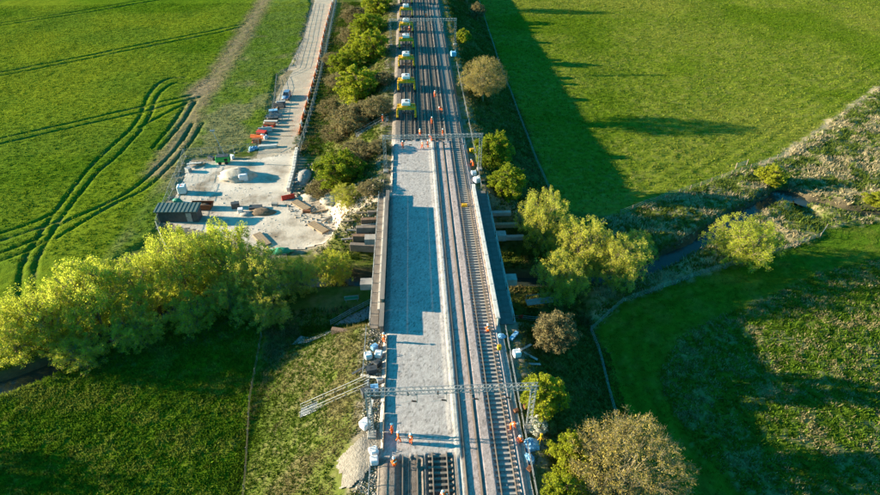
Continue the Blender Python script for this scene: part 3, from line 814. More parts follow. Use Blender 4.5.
def make_tree(seed, H, Rr, base=.25, nprim=9, nclump=90, per=150, csz=.75, leaf=.2, asp=1.8, shape=1.0, stems=1, trunk=.2, twigs=0, shell=.45, flatz=.75, bark=None, kind='willow', lean=(0, 0), plumes=0):
    """one tree of height H and crown radius Rr: limbs reach to leaf clumps scattered through an uneven crown"""
    g = np.random.default_rng(seed); segs = []
    cz = H*(base+(1-base)*.5); hz = H*(1-base)*.5
    cen = np.array([lean[0], lean[1], cz])
    pc = []
    for i in range(plumes):
        a_ = 2.4*i+g.uniform(-.4, .4); q_ = math.sqrt((i+.4)/plumes)*.80
        tz_ = H*(1-.42*q_**1.6)*g.uniform(.80, 1.0)
        pc.append((q_*Rr*math.cos(a_), q_*Rr*math.sin(a_), tz_, Rr*g.uniform(.17, .27)))
    def crownpoint(rmin):
        if plumes:
            x_, y_, tz_, pr_ = pc[int(g.integers(plumes))]; u_ = g.random()**.75
            zz_ = H*base+u_*(tz_-H*base); wd_ = pr_*(.35+1.1*math.sin(math.pi*min(1, .12+.86*u_))**.8)
            a_ = g.uniform(0, 6.283); r_ = wd_*math.sqrt(g.random()); k_ = .45+.55*u_**.6
            return np.array([x_*k_+r_*math.cos(a_), y_*k_+r_*math.sin(a_), zz_])
        while True:
            d = g.normal(0, 1, 3); d /= np.linalg.norm(d)
            r = rmin+(1-rmin)*g.random()**.6
            lob = .72+.5*fbm(np.array([d[0]*1.7+seed*3.1]), np.array([d[1]*1.7+d[2]*2.3]), seed, 2)[0]
            p = d*r*lob
            if p[2] > -.85: break
        wz = 1.0 if p[2] > 0 else .8
        return cen+np.array([p[0]*Rr*(1-.25*max(p[2], 0)*shape), p[1]*Rr*(1-.25*max(p[2], 0)*shape), p[2]*hz*wz])
    prim = []
    for s in range(stems):
        off = np.array([g.normal(0, .35), g.normal(0, .35), 0])*(stems > 1)
        top = cen+np.array([g.normal(0, .25)*Rr, g.normal(0, .25)*Rr, hz*.35])+off
        pts = bez(off, off+np.array([g.normal(0, .3), g.normal(0, .3), H*.35]), top, 6)
        rr = np.linspace(trunk, trunk*.3, 7)/math.sqrt(stems)
        for i in range(6): segs.append((pts[i], pts[i+1], rr[i], rr[i+1]))
        for k in range(max(2, nprim//stems)):
            q = crownpoint(.25); q = cen+(q-cen)*.62 if not plumes else q*np.array([.9, .9, .8])
            i = min(5, max(1, int(g.integers(1, 6)))); a = pts[i]
            m_ = (a+q)/2+np.array([0, 0, .12*H*g.random()])
            lp = bez(a, m_, q, 4); lr = np.linspace(rr[i]*.6, rr[i]*.22, 5)
            for j in range(4): segs.append((lp[j], lp[j+1], lr[j], lr[j+1]))
            prim.append((q, lr[-1])); prim.append((lp[2], lr[2]))
    cl = []; pa = np.array([p[0] for p in prim])
    for k in range(nclump):
        q = crownpoint(shell); d = np.linalg.norm(pa-q, axis=1); i = int(np.argmin(d+g.random(len(d))*.4))
        a, r = prim[i]; m_ = (a+q)/2+np.array([g.normal(0, .15), g.normal(0, .15), g.random()*.3])
        lp = bez(a, m_, q, 2); r0 = max(.018, min(r*.6, .05))
        for j in range(2): segs.append((lp[j], lp[j+1], r0*(1-.35*j), r0*(.65-.35*j)))
        for tw in range(twigs):
            d_ = g.normal(0, 1, 3)+(q-cen)/Rr*1.2+np.array([0, 0, .4]); d_ /= np.linalg.norm(d_)
            e = q+d_*csz*g.uniform(.6, 1.3); segs.append((q, e, .018, .007))
        cl.append(q)
    cl = np.array(cl); cs = csz*g.uniform(.55, 1.35, len(cl))
    ci = np.repeat(np.arange(len(cl)), per)
    e = g.normal(0, 1, (len(ci), 3)); e /= np.linalg.norm(e, axis=1)[:, None]
    e *= (g.random(len(ci))**.45)[:, None]; e[:, 2] *= flatz
    pts = cl[ci]+e*cs[ci][:, None]
    out = (pts-cen); out /= np.linalg.norm(out, axis=1)[:, None]+1e-6
    pts = pts[pts[:, 2] > .1]; out = out[:len(pts)]
    lv, lf = leaves(pts, leaf, asp, g, .35, None)
    tv, tf = tubes(segs)
    return np_mesh('trunk', tv, tf, bark or M_BARK, True), (lv, lf)
TV = {}
def variant(key, leafname, **kw):
    t, (v, f) = make_tree(**kw); TV[key] = (t, np_mesh('crown', v, f, LEAF[leafname]), kw['H'], kw['Rr'])
WK = dict(stems=6, trunk=.42, shell=.25, asp=2.8, leaf=.088, twigs=5, flatz=1.6, csz=.46, nprim=46, bark=M_BARKP)
variant('w1', 'willow', seed=1, H=12, Rr=6, base=.05, nclump=560, per=46, plumes=19, **WK)
variant('w2', 'willow', seed=2, H=12, Rr=6, base=.05, nclump=540, per=46, plumes=17, **WK)
variant('w3', 'willow', seed=3, H=11, Rr=5.5, base=.05, nclump=480, per=48, plumes=16, **WK)
TV['d1'] = TV['w2']; TV['d2'] = TV['w1']; TV['d3'] = TV['w3']
variant('b1', 'bush', seed=6, H=8, Rr=5, base=.02, nprim=16, nclump=420, per=60, csz=.52, leaf=.15, asp=1.7, stems=4, trunk=.22, shell=.45, twigs=3, plumes=15)
variant('g1', 'bright', seed=8, H=6, Rr=3.6, base=.02, nprim=14, nclump=300, per=66, csz=.42, leaf=.125, asp=1.8, stems=4, trunk=.18, shell=.45, twigs=3, plumes=13)
TV['b2'] = TV['b1']
variant('o1', 'olive', seed=9, H=11.5, Rr=6.6, base=.06, nprim=40, nclump=800, per=32, csz=.62, leaf=.085, asp=2.4, stems=3, trunk=.42, twigs=6, shell=.45, bark=M_BARKP)
variant('n1', 'brown', seed=10, H=5.5, Rr=3.6, base=.03, nprim=16, nclump=240, per=50, csz=.5, leaf=.11, asp=2.2, stems=4, trunk=.16, twigs=5, shell=.45, bark=M_BARKP)
variant('f1', 'blossom', seed=11, H=2.2, Rr=1.15, base=.03, nprim=8, nclump=60, per=60, csz=.32, leaf=.10, asp=1.3, stems=4, trunk=.06, shell=.55)
def tree(name, label, key, p, H, W, group, rz=None, cat='tree'):
    t_, c_, h0, r0 = TV[key]
    o = thing(name, label, cat, (p[0], p[1], p[2]-.05), random.uniform(0, 6.28) if rz is None else rz, group, (W/(2*r0), W/(2*r0), H/h0))
    link('trunk', t_, o); cr = link('crown', c_, o)
    if key[0] == 'd':
        cr.material_slots[0].link = 'OBJECT'; cr.material_slots[0].material = LEAF['willow_dull']
    return o
def treepx(name, label, key, px, py, H, W, group, cat='tree', rz=None):
    return tree(name, label, key, gp(px, py), H, W, group, rz, cat)
GW = 'willows along the stream left of the bridge'
for k, (px, py, H, W, key, lb) in enumerate([
    (22, 356, 10.5, 12.5, 'w1', 'yellow willow at the left edge of the willow row, above the dark water'),
    (58, 343, 11.5, 12, 'w2', 'yellow willow second from the left edge in the willow row'),
    (102, 331, 15, 12.5, 'w3', 'tall yellow willow in the left half of the willow row'),
    (147, 316, 12.5, 12.5, 'w1', 'tall yellow willow in the middle of the willow row'),
    (189, 301, 15.5, 12, 'w2', 'yellow willow rising next to the yard fence corner'),
    (231, 292, 16.0, 12.0, 'w3', 'yellow willow standing just below the dark shed roof'),
    (264, 298, 11.5, 11.5, 'd1', 'dull green willow below the pale stone yard'),
    (268, 322, 6.5, 10.5, 'd1', 'dark green willow in shade beside the field fence end'),
    (84, 362, 5.5, 10.0, 'w3', 'low pale willow on the near bank under the left half of the row'),
    (142, 342, 6.5, 10.0, 'w2', 'low pale willow on the near bank under the middle of the row'),
    (196, 326, 6.5, 9.5, 'w1', 'low pale willow on the near bank below the shed corner'),
    (236, 312, 7.5, 9.5, 'd3', 'low dull willow on the near bank below the yard'),
    (303, 292, 7.0, 8.5, 'd2', 'thin willow below the green sheet at the yard edge'),
    (335, 284, 7.5, 8.0, 'w1', 'lone small willow between the yard and the bridge')]):
    treepx('willow_tree', lb, key, px, py, H, W, GW)
GL = 'bushes on the left embankment slope'
for px, py, H, W, key, lb in [
    (340, 184, 7.6, 11.5, 'b1', 'big round dark green bush beside the pale yard'),
    (350, 132, 6.5, 10.5, 'n1', 'brownish scrub bush just above the big round green bush'),
    (358, 101, 9.5, 13.0, 'g1', 'bright yellow green bush left of the nearest lifting portal'),
    (347, 76, 8.5, 11.5, 'b2', 'yellow green bush second in the row left of the lifting portals'),
    (372, 60, 9.0, 13.0, 'g1', 'tall bright bush close to the far lifting portals'),
    (369, 37, 9.0, 14.0, 'b1', 'bush near the top of the row left of the far gantry'),
    (378, 16, 9.2, 13.0, 'g1', 'topmost bush at the top edge left of the line'),
    (352, 46, 6.5, 9.5, 'n1', 'dull brown scrub beside the haul road near the far gantry'),
    (377, 118, 5.5, 7.6, 'n1', 'small brown scrub at the foot of the left platform edge'),
    (322, 198, 3.6, 6.6, 'n1', 'low brown shrub by the timber stack at the yard edge'),
    (347, 204, 4.2, 7.4, 'd2', 'olive shrub under the big round green bush'),
    (372, 194, 2.6, 5.4, 'n1', 'straw coloured shrub next to the far end of the left girder'),
    (330, 115, 4.0, 7.6, 'n1', 'low scrub beside the haul road barriers'),
    (334, 65, 3.8, 7.6, 'n1', 'low scrub between the haul road and the bushes'),
    (362, 122, 4.6, 8.5, 'n1', 'olive brown scrub above the head of the small metal ramp'),
    (336, 140, 3.6, 8.0, 'n1', 'brown scrub between the site fence and the big round bush'),
    (340, 88, 4.4, 9.0, 'n1', 'brown scrub left of the brightest bush'),
    (352, 62, 5.5, 9.5, 'g1', 'olive bush squeezed between two taller bushes left of the portals'),
    (356, 24, 6.5, 11.0, 'n1', 'brown scrub near the top edge beside the haul road'),
    (362, 52, 7.0, 10.5, 'g1', 'yellow green bush in the middle of the row left of the portals'),
    (384, 84, 3.2, 6.0, 'n1', 'low brown scrub close to the second lifting portal'),
    (358, 160, 4.2, 7.5, 'n1', 'brown scrub behind the big round bush'),
    (380, 152, 2.6, 5.0, 'n1', 'low straw scrub beside the left foot of the middle gantry')]:
    treepx('bush', lb, key, px, py, H, W, GL, 'bush')
GR = 'trees on the right embankment slope'
for px, py, H, W, key, lb in [
    (483, 101, 11.0, 12.5, 'o1', 'large rounded olive brown tree right of the far tracks'),
    (463, 43, 4.6, 6.0, 'g1', 'small bright yellow bush beside the right foot of the far gantry'),
    (478, 20, 6.5, 6.5, 'n1', 'brown scrub at the top edge right of the line'),
    (467, 3, 11.0, 9.0, 'o1', 'brown bush cut by the top edge right of the line'),
    (492, 166, 8.0, 8.6, 'b2', 'green bush beside the right foot of the middle gantry'),
    (507, 196, 6.6, 8.4, 'b1', 'darker green bush below the middle gantry bush')]:
    treepx('bush', lb, key, px, py, H, W, GR, 'bush')
for px, py, H, W, key, lb in [
    (540, 250, 13.5, 11.5, 'd1', 'tall willow nearest to the bridge on its right side'),
    (577, 282, 14.0, 13.0, 'd2', 'broad willow in the middle of the group right of the bridge'),
    (615, 285, 10.5, 11.0, 'd1', 'willow at the right end of the group by the meadow fence'),
    (556, 300, 10.0, 10.0, 'd2', 'lower willow in front of the group right of the bridge'),
    (634, 262, 7.0, 7.5, 'd1', 'small willow leaning over the dark stream on the right')]:
    treepx('willow_tree', lb, key, px, py, H, W, 'willows right of the bridge')
treepx('bush', 'pale brown leafless shrub on the right slope below the willows', 'n1', 554, 350, 6.2, 6.4, GR, 'bush')
treepx('bush', 'bright green bush next to the near gantry foot', 'g1', 541, 412, 6.0, 6.4, GR, 'bush')
treepx('blossom_shrub', 'small white flowering shrub beside the near gantry foot', 'f1', 538, 431, 2.0, 2.2, GR, 'shrub')
treepx('bush', 'yellow green bush left of the big olive tree', 'g1', 567, 465, 5.0, 5.4, GR, 'bush')
treepx('bush', 'yellow green bush at the bottom edge right of the line', 'g1', 562, 502, 4.0, 5.6, GR, 'bush')
tree('large_tree', 'big olive brown tree with fine bare twigs at the bottom edge', 'o1', gp(618, 502), 11.5, 13.2, 'trees on the right embankment slope', 1.0)
treepx('willow_tree', 'spreading yellow willow alone by the stream on the right', 'w2', 738, 262, 9.0, 14.0, 'willows right of the bridge')
treepx('bush', 'small yellow bush at the corner of the upper right field', 'g1', 770, 184, 4.5, 7.0, 'stream bushes', 'bush')
treepx('bush', 'small olive bush on the bank at the right picture edge', 'g1', 874, 203, 2.4, 6.0, 'stream bushes', 'bush')
# hedgerow trees on the left, outside the picture, whose shadows reach the lower left meadow
for k, (x_, y_, H, key) in enumerate([(-66, 37, 8, 'd1'), (-74, 45, 9.5, 'd2'), (-61, 31, 7, 'd1')]):
    tree('hedgerow_tree', 'tall hedgerow tree outside the left picture edge by the lower left meadow', key, (x_, y_, sf(x_, y_)), H, 9.5, 'hedgerow trees beyond the left edge')

# ------------------------------------------------------------------ grass, crops, reeds (nobody could count these)
def tufts(name, xs, ys, size, h, cols, nb=6, label=None, cat='grass', spread=.5):
    n = len(xs); zs = surf(xs, ys)-.03
    g = rng
    k = n*nb
    bx_ = np.repeat(xs, nb)+g.normal(0, 1, k)*np.repeat(size, nb)*.35
    by_ = np.repeat(ys, nb)+g.normal(0, 1, k)*np.repeat(size, nb)*.35
    bz_ = np.repeat(zs, nb)
    an = g.uniform(0, 2*math.pi, k); hh = np.repeat(h, nb)*g.uniform(.55, 1.15, k); wd = np.repeat(size, nb)*g.uniform(.22, .42, k)
    lx = g.normal(0, spread, k)*hh; ly = g.normal(0, spread, k)*hh
    a = np.stack([bx_-np.cos(an)*wd*.5, by_-np.sin(an)*wd*.5, bz_], 1)
    b = np.stack([bx_+np.cos(an)*wd*.5, by_+np.sin(an)*wd*.5, bz_], 1)
    c = np.stack([bx_+lx, by_+ly, bz_+hh], 1)
    v = np.stack([a, b, c], 1).reshape(-1, 3)
    cc = np.repeat(np.repeat(cols, nb, 0)*g.uniform(.8, 1.25, (k, 1)), 3, 0)
    o = link(name, np_mesh(name, v, np.arange(3*k).reshape(k, 3), M_TUFT, False, np.clip(cc, .004, .8)))
    return tag(o, label, cat, kind='stuff')
def scatter(n, lo, hi, test):
    xs = rng.uniform(lo[0], hi[0], n); ys = rng.uniform(lo[1], hi[1], n)
    k = test(xs, ys); return xs[k], ys[k]
def visible(xs, ys, m=25):
    fw = np.array([math.sin(YAW)*math.cos(PITCH), math.cos(YAW)*math.cos(PITCH), -math.sin(PITCH)])
    r = np.array([math.cos(YAW), -math.sin(YAW), 0.0]); u = np.cross(r, fw)
    d = np.stack([xs-CAMP[0], ys, np.full(len(xs), -61.0)], 1); ww = d@fw
    sx = 440+FPX*(d@r)/ww; sy = 247.5-FPX*(d@u)/ww
    return (sx > -60-m) & (sx < 940+m) & (sy > -40) & (sy < 540)
def tram_free(xs, ys):
    k = np.ones(len(xs), bool)
    for pl in TRAM: k &= dline(xs, ys, pl) > (.35+.55*rng.random(len(xs)))*(1+.5*sstep(115, 190, ys))
    return k
# crop
xs, ys = scatter(62000, (-180, 84), (-28, 262), lambda a, b: visible(a, b) & (sdf(a, b, CROP) < -.4))
k = tram_free(xs, ys) & (dline(xs, ys, DIRT) > 2.2*rng.random(len(xs))+.4); xs, ys = xs[k], ys[k]
cc = csurf(xs, ys)*rng.uniform(.8, 1.5, (len(xs), 1))
tufts('crop', xs, ys, rng.uniform(.5, .9, len(xs)), rng.uniform(.18, .34, len(xs)), cc, 4, 'young green cereal crop filling the left field', 'crop')
# pasture
xs, ys = scatter(70000, (23, 92), (205, 275), lambda a, b: visible(a, b) & (sdf(a, b, UR) < -.3))
cc = csurf(xs, ys)*rng.uniform(.75, 1.4, (len(xs), 1))*(.65+.7*fbm(xs*.5, ys*.5, 98))[:, None]
tufts('pasture_grass', xs, ys, rng.uniform(.35, .8, len(xs)), rng.uniform(.15, .42, len(xs)), cc, 4, 'clumpy sunlit grass of the upper right field')
# lower right meadow
xs, ys = scatter(40000, (26, 26), (95, 92), lambda a, b: visible(a, b) & (sdf(a, b, ARC) < -.2))
nz = fbm(xs*.5, ys*.5, 91); st = (nz+rng.normal(0, .12, len(xs)) > .55)
cc = np.where(st[:, None], np.array([0.26, 0.22, 0.10]), np.array([0.085, 0.145, 0.012]))*rng.uniform(.7, 1.3, (len(xs), 1))
tufts('meadow_grass', xs, ys, rng.uniform(.3, .65, len(xs)), rng.uniform(.2, .5, len(xs)), cc, 5, 'rough tussocky grass of the lower right meadow')
xs, ys = scatter(26000, (20, 26), (95, 92), lambda a, b: visible(a, b) & (sdf(a, b, LR) < -.2) & (sdf(a, b, ARC) > -.5))
cc = csurf(xs, ys)*rng.uniform(.8, 1.5, (len(xs), 1))*(.6+.9*fbm(xs*.4, ys*.4, 99))[:, None]
tufts('margin_grass', xs, ys, rng.uniform(.25, .5, len(xs)), rng.uniform(.08, .24, len(xs)), cc, 4, 'short grass of the margin round the lower right meadow')
# stream margins
xs, ys = scatter(42000, (20, 60), (140, 165), lambda a, b: visible(a, b) & (sdf(a, b, MARSH) < 0) & (dline(a, b, RIVER) > 1.5))
nz = fbm(xs*.28, ys*.28, 93); st = (nz+rng.normal(0, .06, len(xs)) > .52)
cc = np.where(st[:, None], np.array([0.36, 0.295, 0.17]), np.array([0.10, 0.135, 0.022]))*rng.uniform(.7, 1.3, (len(xs), 1))
tufts('reeds', xs, ys, rng.uniform(.35, .75, len(xs)), rng.uniform(.3, .9, len(xs)), cc, 5, 'straw coloured reeds and weeds along the stream on the right', 'reeds')
# slopes and verges
def slope(a, b):
    e = emb(a, b); s = (e > .15) & ((e < 7.1) & (np.abs(a) > 10.3) | (np.abs(a+.3) > 8.6) & ((b < 56) | (b > 93)) & (rng.random(len(a)) < .35))
    ver = (a > -26) & (a < -10) & (b < 70)
    vr = (a > 9.8) & (a < 23) & (b < 100)
    vl = (a < -24) & (a > -32) & (b > 122)
    return visible(a, b) & (s | ver | vr | vl) & (sdf(a, b, YARD) > .5) & (dline(a, b, RIVER) > 2.4)
GRAV = PL([(336, 470), (352, 452), (374, 441), (383, 447), (382, 470), (360, 499), (340, 502)], 5.0)
xs, ys = scatter(90000, (-34, 28), (26, 262), slope)
x2, y2 = scatter(30000, (-27, 30), (24, 66), slope); xs = np.concatenate([xs, x2]); ys = np.concatenate([ys, y2])
k = sdf(xs, ys, GRAV) > .3; xs, ys = xs[k], ys[k]
nz = fbm(xs*.3, ys*.3, 95); st = (nz+rng.normal(0, .07, len(xs)) > .50+.10*(xs > 0)+.14*((ys < 62) & (xs < -14.5))+.05*(ys < 60))
cc = np.where(st[:, None], np.array([0.19, 0.165, 0.065]), np.where((xs < -12)[:, None], np.array([0.065, 0.115, 0.010]), np.array([0.085, 0.115, 0.02])))*rng.uniform(.5, 1.25, (len(xs), 1))*(.55+.8*fbm(xs*.16, ys*.16, 96))[:, None]
near = np.where(ys < 64, .55, 1.0)
tufts('verge_grass', xs, ys, rng.uniform(.3, .7, len(xs))*near, rng.uniform(.2, .6, len(xs))*np.sqrt(near), cc, 5, 'rough grass and weeds on the railway slopes')
# lower left meadow and river bank
xs, ys = scatter(40000, (-75, 28), (-24, 80), lambda a, b: visible(a, b) & ((sdf(a, b, LL) < 0) | ((dline(a, b, RIVER) < 12) & (sdf(a, b, CROP) > .5))) & (dline(a, b, RIVER) > 2.4))
nz = fbm(xs*.4, ys*.4, 97)
cc = np.where((nz > .56)[:, None], np.array([0.15, 0.185, 0.025]), np.array([0.085, 0.15, 0.010]))*rng.uniform(.7, 1.4, (len(xs), 1))
tufts('bank_grass', xs, ys, rng.uniform(.3, .7, len(xs)), rng.uniform(.18, .45, len(xs)), cc, 5, 'tall grass of the lower left meadow and stream bank')

# ------------------------------------------------------------------ people
def person_mesh(joints, edges, radii, name):
    me = bpy.data.meshes.new(name); me.from_pydata(joints, edges, [])
    o = bpy.data.objects.new(name, me); COL.objects.link(o)
    m = o.modifiers.new('skin', 'SKIN'); sv = me.skin_vertices[0].data
    for i, r in enumerate(radii): sv[i].radius = (r[0], r[1]) if hasattr(r, '__len__') else (r, r)
    sv[0].use_root = True
    o.modifiers.new('sub', 'SUBSURF').levels = 1
    dg = bpy.context.evaluated_depsgraph_get(); ev = o.evaluated_get(dg)
    out = bpy.data.meshes.new_from_object(ev)
    bpy.data.objects.remove(o); bpy.data.meshes.remove(me)
    return out
def make_person(pose):
    # pelvis first, then spine, neck, head, arms with hands, legs with feet (facing +y)
    J = [(0, 0, .95), (0, .01, 1.18), (0, 0, 1.40), (0, .01, 1.52), (0, .03, 1.66),
         (.19, 0, 1.42), (.25, .02, 1.15), (.24, .16, .95), (.235, .22, .86),
         (-.19, 0, 1.42), (-.25, .02, 1.15), (-.24, .14, .95), (-.235, .2, .86),
         (.10, 0, .90), (.12, .03, .50), (.12, 0, .09), (.13, .16, .05),
         (-.10, 0, .90), (-.12, .03, .50), (-.12, 0, .09), (-.13, .16, .05)]
    if pose == 'walk':
        for i, d in ((14, (0, .18, .02)), (15, (0, .22, .0)), (16, (0, .24, .02)), (18, (0, -.05, 0)), (19, (0, -.30, .06)), (20, (0, -.28, .0)), (7, (0, .12, .06)), (8, (0, .14, .09)), (11, (0, -.22, 0)), (12, (0, -.26, .02))):
            J[i] = tuple(a+b for a, b in zip(J[i], d))
    if pose == 'bend':
        J[1] = (0, .18, 1.12); J[2] = (0, .42, 1.20); J[3] = (0, .53, 1.22); J[4] = (0, .68, 1.24)
        for s, k in ((1, 5), (-1, 9)):
            J[k] = (s*.19, .42, 1.19); J[k+1] = (s*.24, .52, .93); J[k+2] = (s*.2, .62, .70); J[k+3] = (s*.18, .66, .62)
        J[14] = (.14, .10, .5); J[18] = (-.14, .04, .5)
    if pose == 'crouch':
        J = [(x, y, z-.5) if i < 13 else (x, y, z) for i, (x, y, z) in enumerate(J)]
        J[1] = (0, .12, .68); J[2] = (0, .26, .86); J[3] = (0, .32, .96); J[4] = (0, .38, 1.08)
        for s, k in ((1, 5), (-1, 9)):
            J[k] = (s*.19, .26, .87); J[k+1] = (s*.26, .38, .64); J[k+2] = (s*.22, .58, .52); J[k+3] = (s*.2, .64, .48)
        J[13] = (.1, 0, .44); J[17] = (-.1, 0, .44); J[14] = (.2, .42, .5); J[18] = (-.2, .42, .48); J[15] = (.16, .12, .09); J[19] = (-.16, .12, .09); J[16] = (.17, .28, .05); J[20] = (-.17, .28, .05)
    Ed = [(0, 1), (1, 2), (2, 3), (3, 4), (2, 5), (5, 6), (6, 7), (7, 8), (2, 9), (9, 10), (10, 11), (11, 12), (0, 13), (13, 14), (14, 15), (15, 16), (0, 17), (17, 18), (18, 19), (19, 20)]
    Ra = [(.17, .13), (.16, .125), (.18, .12), .065, .105, .085, .062, .048, .045, .085, .062, .048, .045, .115, .085, .06, .05, .115, .085, .06, .05]
    me = person_mesh(J, Ed, Ra, 'body')
    for m in (M_ORANGE, M_SKIN, M_BOOT, M_BAND): me.materials.append(m)
    hd = Vector(J[4]); hands = [Vector(J[8]), Vector(J[12])]; feet = [Vector(J[i]) for i in (15, 16, 19, 20)]
    sp = (Vector(J[1]), Vector(J[2]))
    for p in me.polygons:
        p.use_smooth = True; c = p.center; mi = 0
        if (c-hd).length < .17 or (c-Vector(J[3])).length < .07: mi = 1
        elif min((c-h).length for h in hands) < .09: mi = 1
        elif min((c-f).length for f in feet) < .12: mi = 2
        elif abs((c-sp[0]).dot((sp[1]-sp[0]).normalized())-.05) < .045 and (c-sp[0]).length < .25: mi = 3
        p.material_index = mi
    axis_ = (Vector(J[4])-Vector(J[3])).normalized() if pose == 'bend' else Vector((0, .15, 1)).normalized()
    q = axis_.to_track_quat('Z', 'Y'); b = MB(); n = 12
    rings = [(.150, .0), (.150, .02), (.135, .03), (.130, .07), (.105, .115), (.055, .145)]
    v = [hd+q @ Vector((r*math.cos(2*math.pi*i/n), r*1.12*math.sin(2*math.pi*i/n)+(.03 if k < 2 else 0), z+.03)) for k, (r, z) in enumerate(rings) for i in range(n)]
    f = [(k*n+i, k*n+(i+1) % n, (k+1)*n+(i+1) % n, (k+1)*n+i) for k in range(len(rings)-1) for i in range(n)]
    f.append(tuple((len(rings)-1)*n+i for i in range(n))); f.append(tuple(range(n-1, -1, -1)))
    b.add(v, f)
    return me, b.mesh('helmet', M_HELM, True)
PM = {k: make_person(k) for k in ('stand', 'walk', 'bend', 'crouch')}
def worker(label, pose, px=None, py=None, z=None, rz=0.0, at=None, s=1.0):
    if at is None: p = P(px, py, z); p = Vector((p[0], p[1], z))
    else: p = Vector(at)
    t = thing('person', label, 'person', p, rz, 'rail workers in orange', s)
    link('body', PM[pose][0], t); link('helmet', PM[pose][1], t); return t
def onb(px, py):
    """point on the ballast seen at a picture position"""
    p = P(px, py, 7.8); return (p[0], p[1], bzf(p[0], p[1])+.0)
WK_ = [
    (392.5, 434, 'stand', 1.2, 'person in orange workwear at the left edge of the grey strip below the near gantry'),
    (398.5, 442, 'walk', -1.4, 'person in orange workwear second from the left edge below the near gantry'),
    (411, 444, 'stand', 2.6, 'person in orange workwear farthest out on the grey strip, throwing a long shadow'),
    (396, 467, 'crouch', .6, 'person in orange workwear crouching beside the cut left track'),
    (443, 499, 'stand', 1.9, 'person in white helmet at the bottom edge, left of a pair on the cut track'),
    (449, 500, 'bend', 1.2, 'person in white helmet at the bottom edge, right of a pair on the cut track'),
    (510, 429, 'bend', -1.8, 'person in orange workwear bending by the rightmost track near the near gantry'),
    (489, 332, 'crouch', .4, 'person in orange workwear crouching at the near end of the right girder'),
    (403, 149, 'stand', .3, 'person in orange workwear at the far left of the grey strip below the middle gantry'),
    (422.5, 149, 'walk', 2.0, 'person in orange workwear on the grey strip, left of the pair under the middle gantry'),
    (428, 148, 'stand', -2.2, 'person in orange workwear on the grey strip, right of the pair under the middle gantry'),
    (432, 142, 'bend', .9, 'person in orange bending at the end of the grey strip beyond the middle gantry'),
    (420, 136, 'stand', -.5, 'person in orange workwear just beyond the middle gantry, left of the crowd'),
    (443, 136, 'walk', 1.1, 'person in orange workwear on the ballasted track at the middle gantry'),
    (432, 124, 'stand', .2, 'person in bright orange standing alone on the tracks beyond the middle gantry'),
    (435, 97, 'walk', 2.9, 'person in orange workwear on the tracks level with the nearest bright bush'),
    (426, 17, 'stand', 1.0, 'person in orange workwear standing on the tracks beyond the far gantry'),
    (442, 112, 'bend', 2.0, 'person in orange workwear bending over the far ballasted track'),
    (409.5, 31, 'stand', 2.2, 'person in orange workwear beside a lifting portal at the far gantry'),
]
for px, py, pose, rz, lb in WK_:
    worker(lb, pose, rz=rz, at=onb(px, py))
worker('person in orange workwear at the head of the small metal ramp on the left', 'stand', at=gp(383, 122), rz=1.0)
worker('person in orange workwear among the kit bags on the right beneath the middle gantry', 'bend', at=(7.9, 101.5, sf(7.9, 101.5)), rz=.5)
worker('person in dark orange beside the blue sheets on the right', 'crouch', at=(7.45, 38.6, sf(7.45, 38.6)+.1), rz=1.4)
worker('person in orange workwear at the near end of the left girder', 'stand', at=(-8.0, 54.3, bzf(-8.0, 54.3)+.05), rz=-.6)

# ------------------------------------------------------------------ metal stairs
def stair(label, a, b, width, n, name='access_stair', railh=.95):
    a = Vector(a); b = Vector(b); t = thing(name, label, 'stairs', a); d = b-a
    h = Vector((d.x, d.y, 0)).normalized(); s = Vector((-h.y, h.x, 0))*width/2; ang = math.atan2(h.y, h.x)
    for sg in (-1, 1):
        link('stringer', MB().bar(s*sg, d+s*sg, .10, 4).mesh('stringer', M_GALV), t)
        link('handrail', MB().bar(s*sg+Vector((0, 0, railh)), d+s*sg+Vector((0, 0, railh)), .036, 6).bar(s*sg+Vector((0, 0, railh*.5)), d+s*sg+Vector((0, 0, railh*.5)), .026, 6).mesh('handrail', M_GALV), t)
        m = max(3, int(d.length/1.6))
        for k in range(m+1):
            p = d*k/m+s*sg
            link('baluster', MB().bar(p, p+Vector((0, 0, railh)), .032, 6).mesh('baluster', M_GALV), t)
    tm = MB().box((0, 0, 0), (d.length/n*.9, width*.98, .05)).mesh('tread', M_GALV)
    for k in range(n):
        link('tread', tm, t, d*(k+.5)/n+Vector((0, 0, .06)), ang)
    return t
q = gp(301, 414)
stair('long galvanised metal stairs climbing the left slope to the near gantry', (q.x, q.y, q.z+.1), (-9.6, 47.6, 7.55), 1.25, 34)
q = gp(356, 137)
stair('small metal ramp climbing the left slope to the far tracks', (q.x, q.y, q.z+.1), (-9.2, 124.5, 7.6), 1.3, 18)

# ------------------------------------------------------------------ fences
def post_fence(name, label, pts, step, h, r, m, wires=3, wm=None, cat='fence', group=None, rail=.012):
    pts = densify(np.array(pts, float), step); t = thing(name, label, cat, (pts[0][0], pts[0][1], sf(*pts[0])), 0, group); o = Vector(t.location)
    tops = []
    pmh = MB().box((0, 0, h/2-.15), (r*2, r*2, h+.3)).mesh('post', m)
    for i, p in enumerate(pts):
        z = sf(p[0], p[1]); l = link('post', pmh, t, Vector((p[0], p[1], z))-o); l.rotation_euler = (random.uniform(-.05, .05), random.uniform(-.05, .05), 0)
        tops.append(Vector((p[0], p[1], z))-o)
    for k in range(wires):
        zz = h*(k+1)/(wires+.3)
        link('wire', MB().poly([p+Vector((0, 0, zz)) for p in tops], rail, 4).mesh('wire', wm or M_GALV), t)
    return t
post_fence('field_fence', 'wire fence on timber posts beside the lower left meadow', [(-26.8, 64), (-26, 52), (-23.8, 39), (-22.6, 30)], 2.4, 1.1, .05, M_WOOD, 3, M_WOOD, rail=.012)
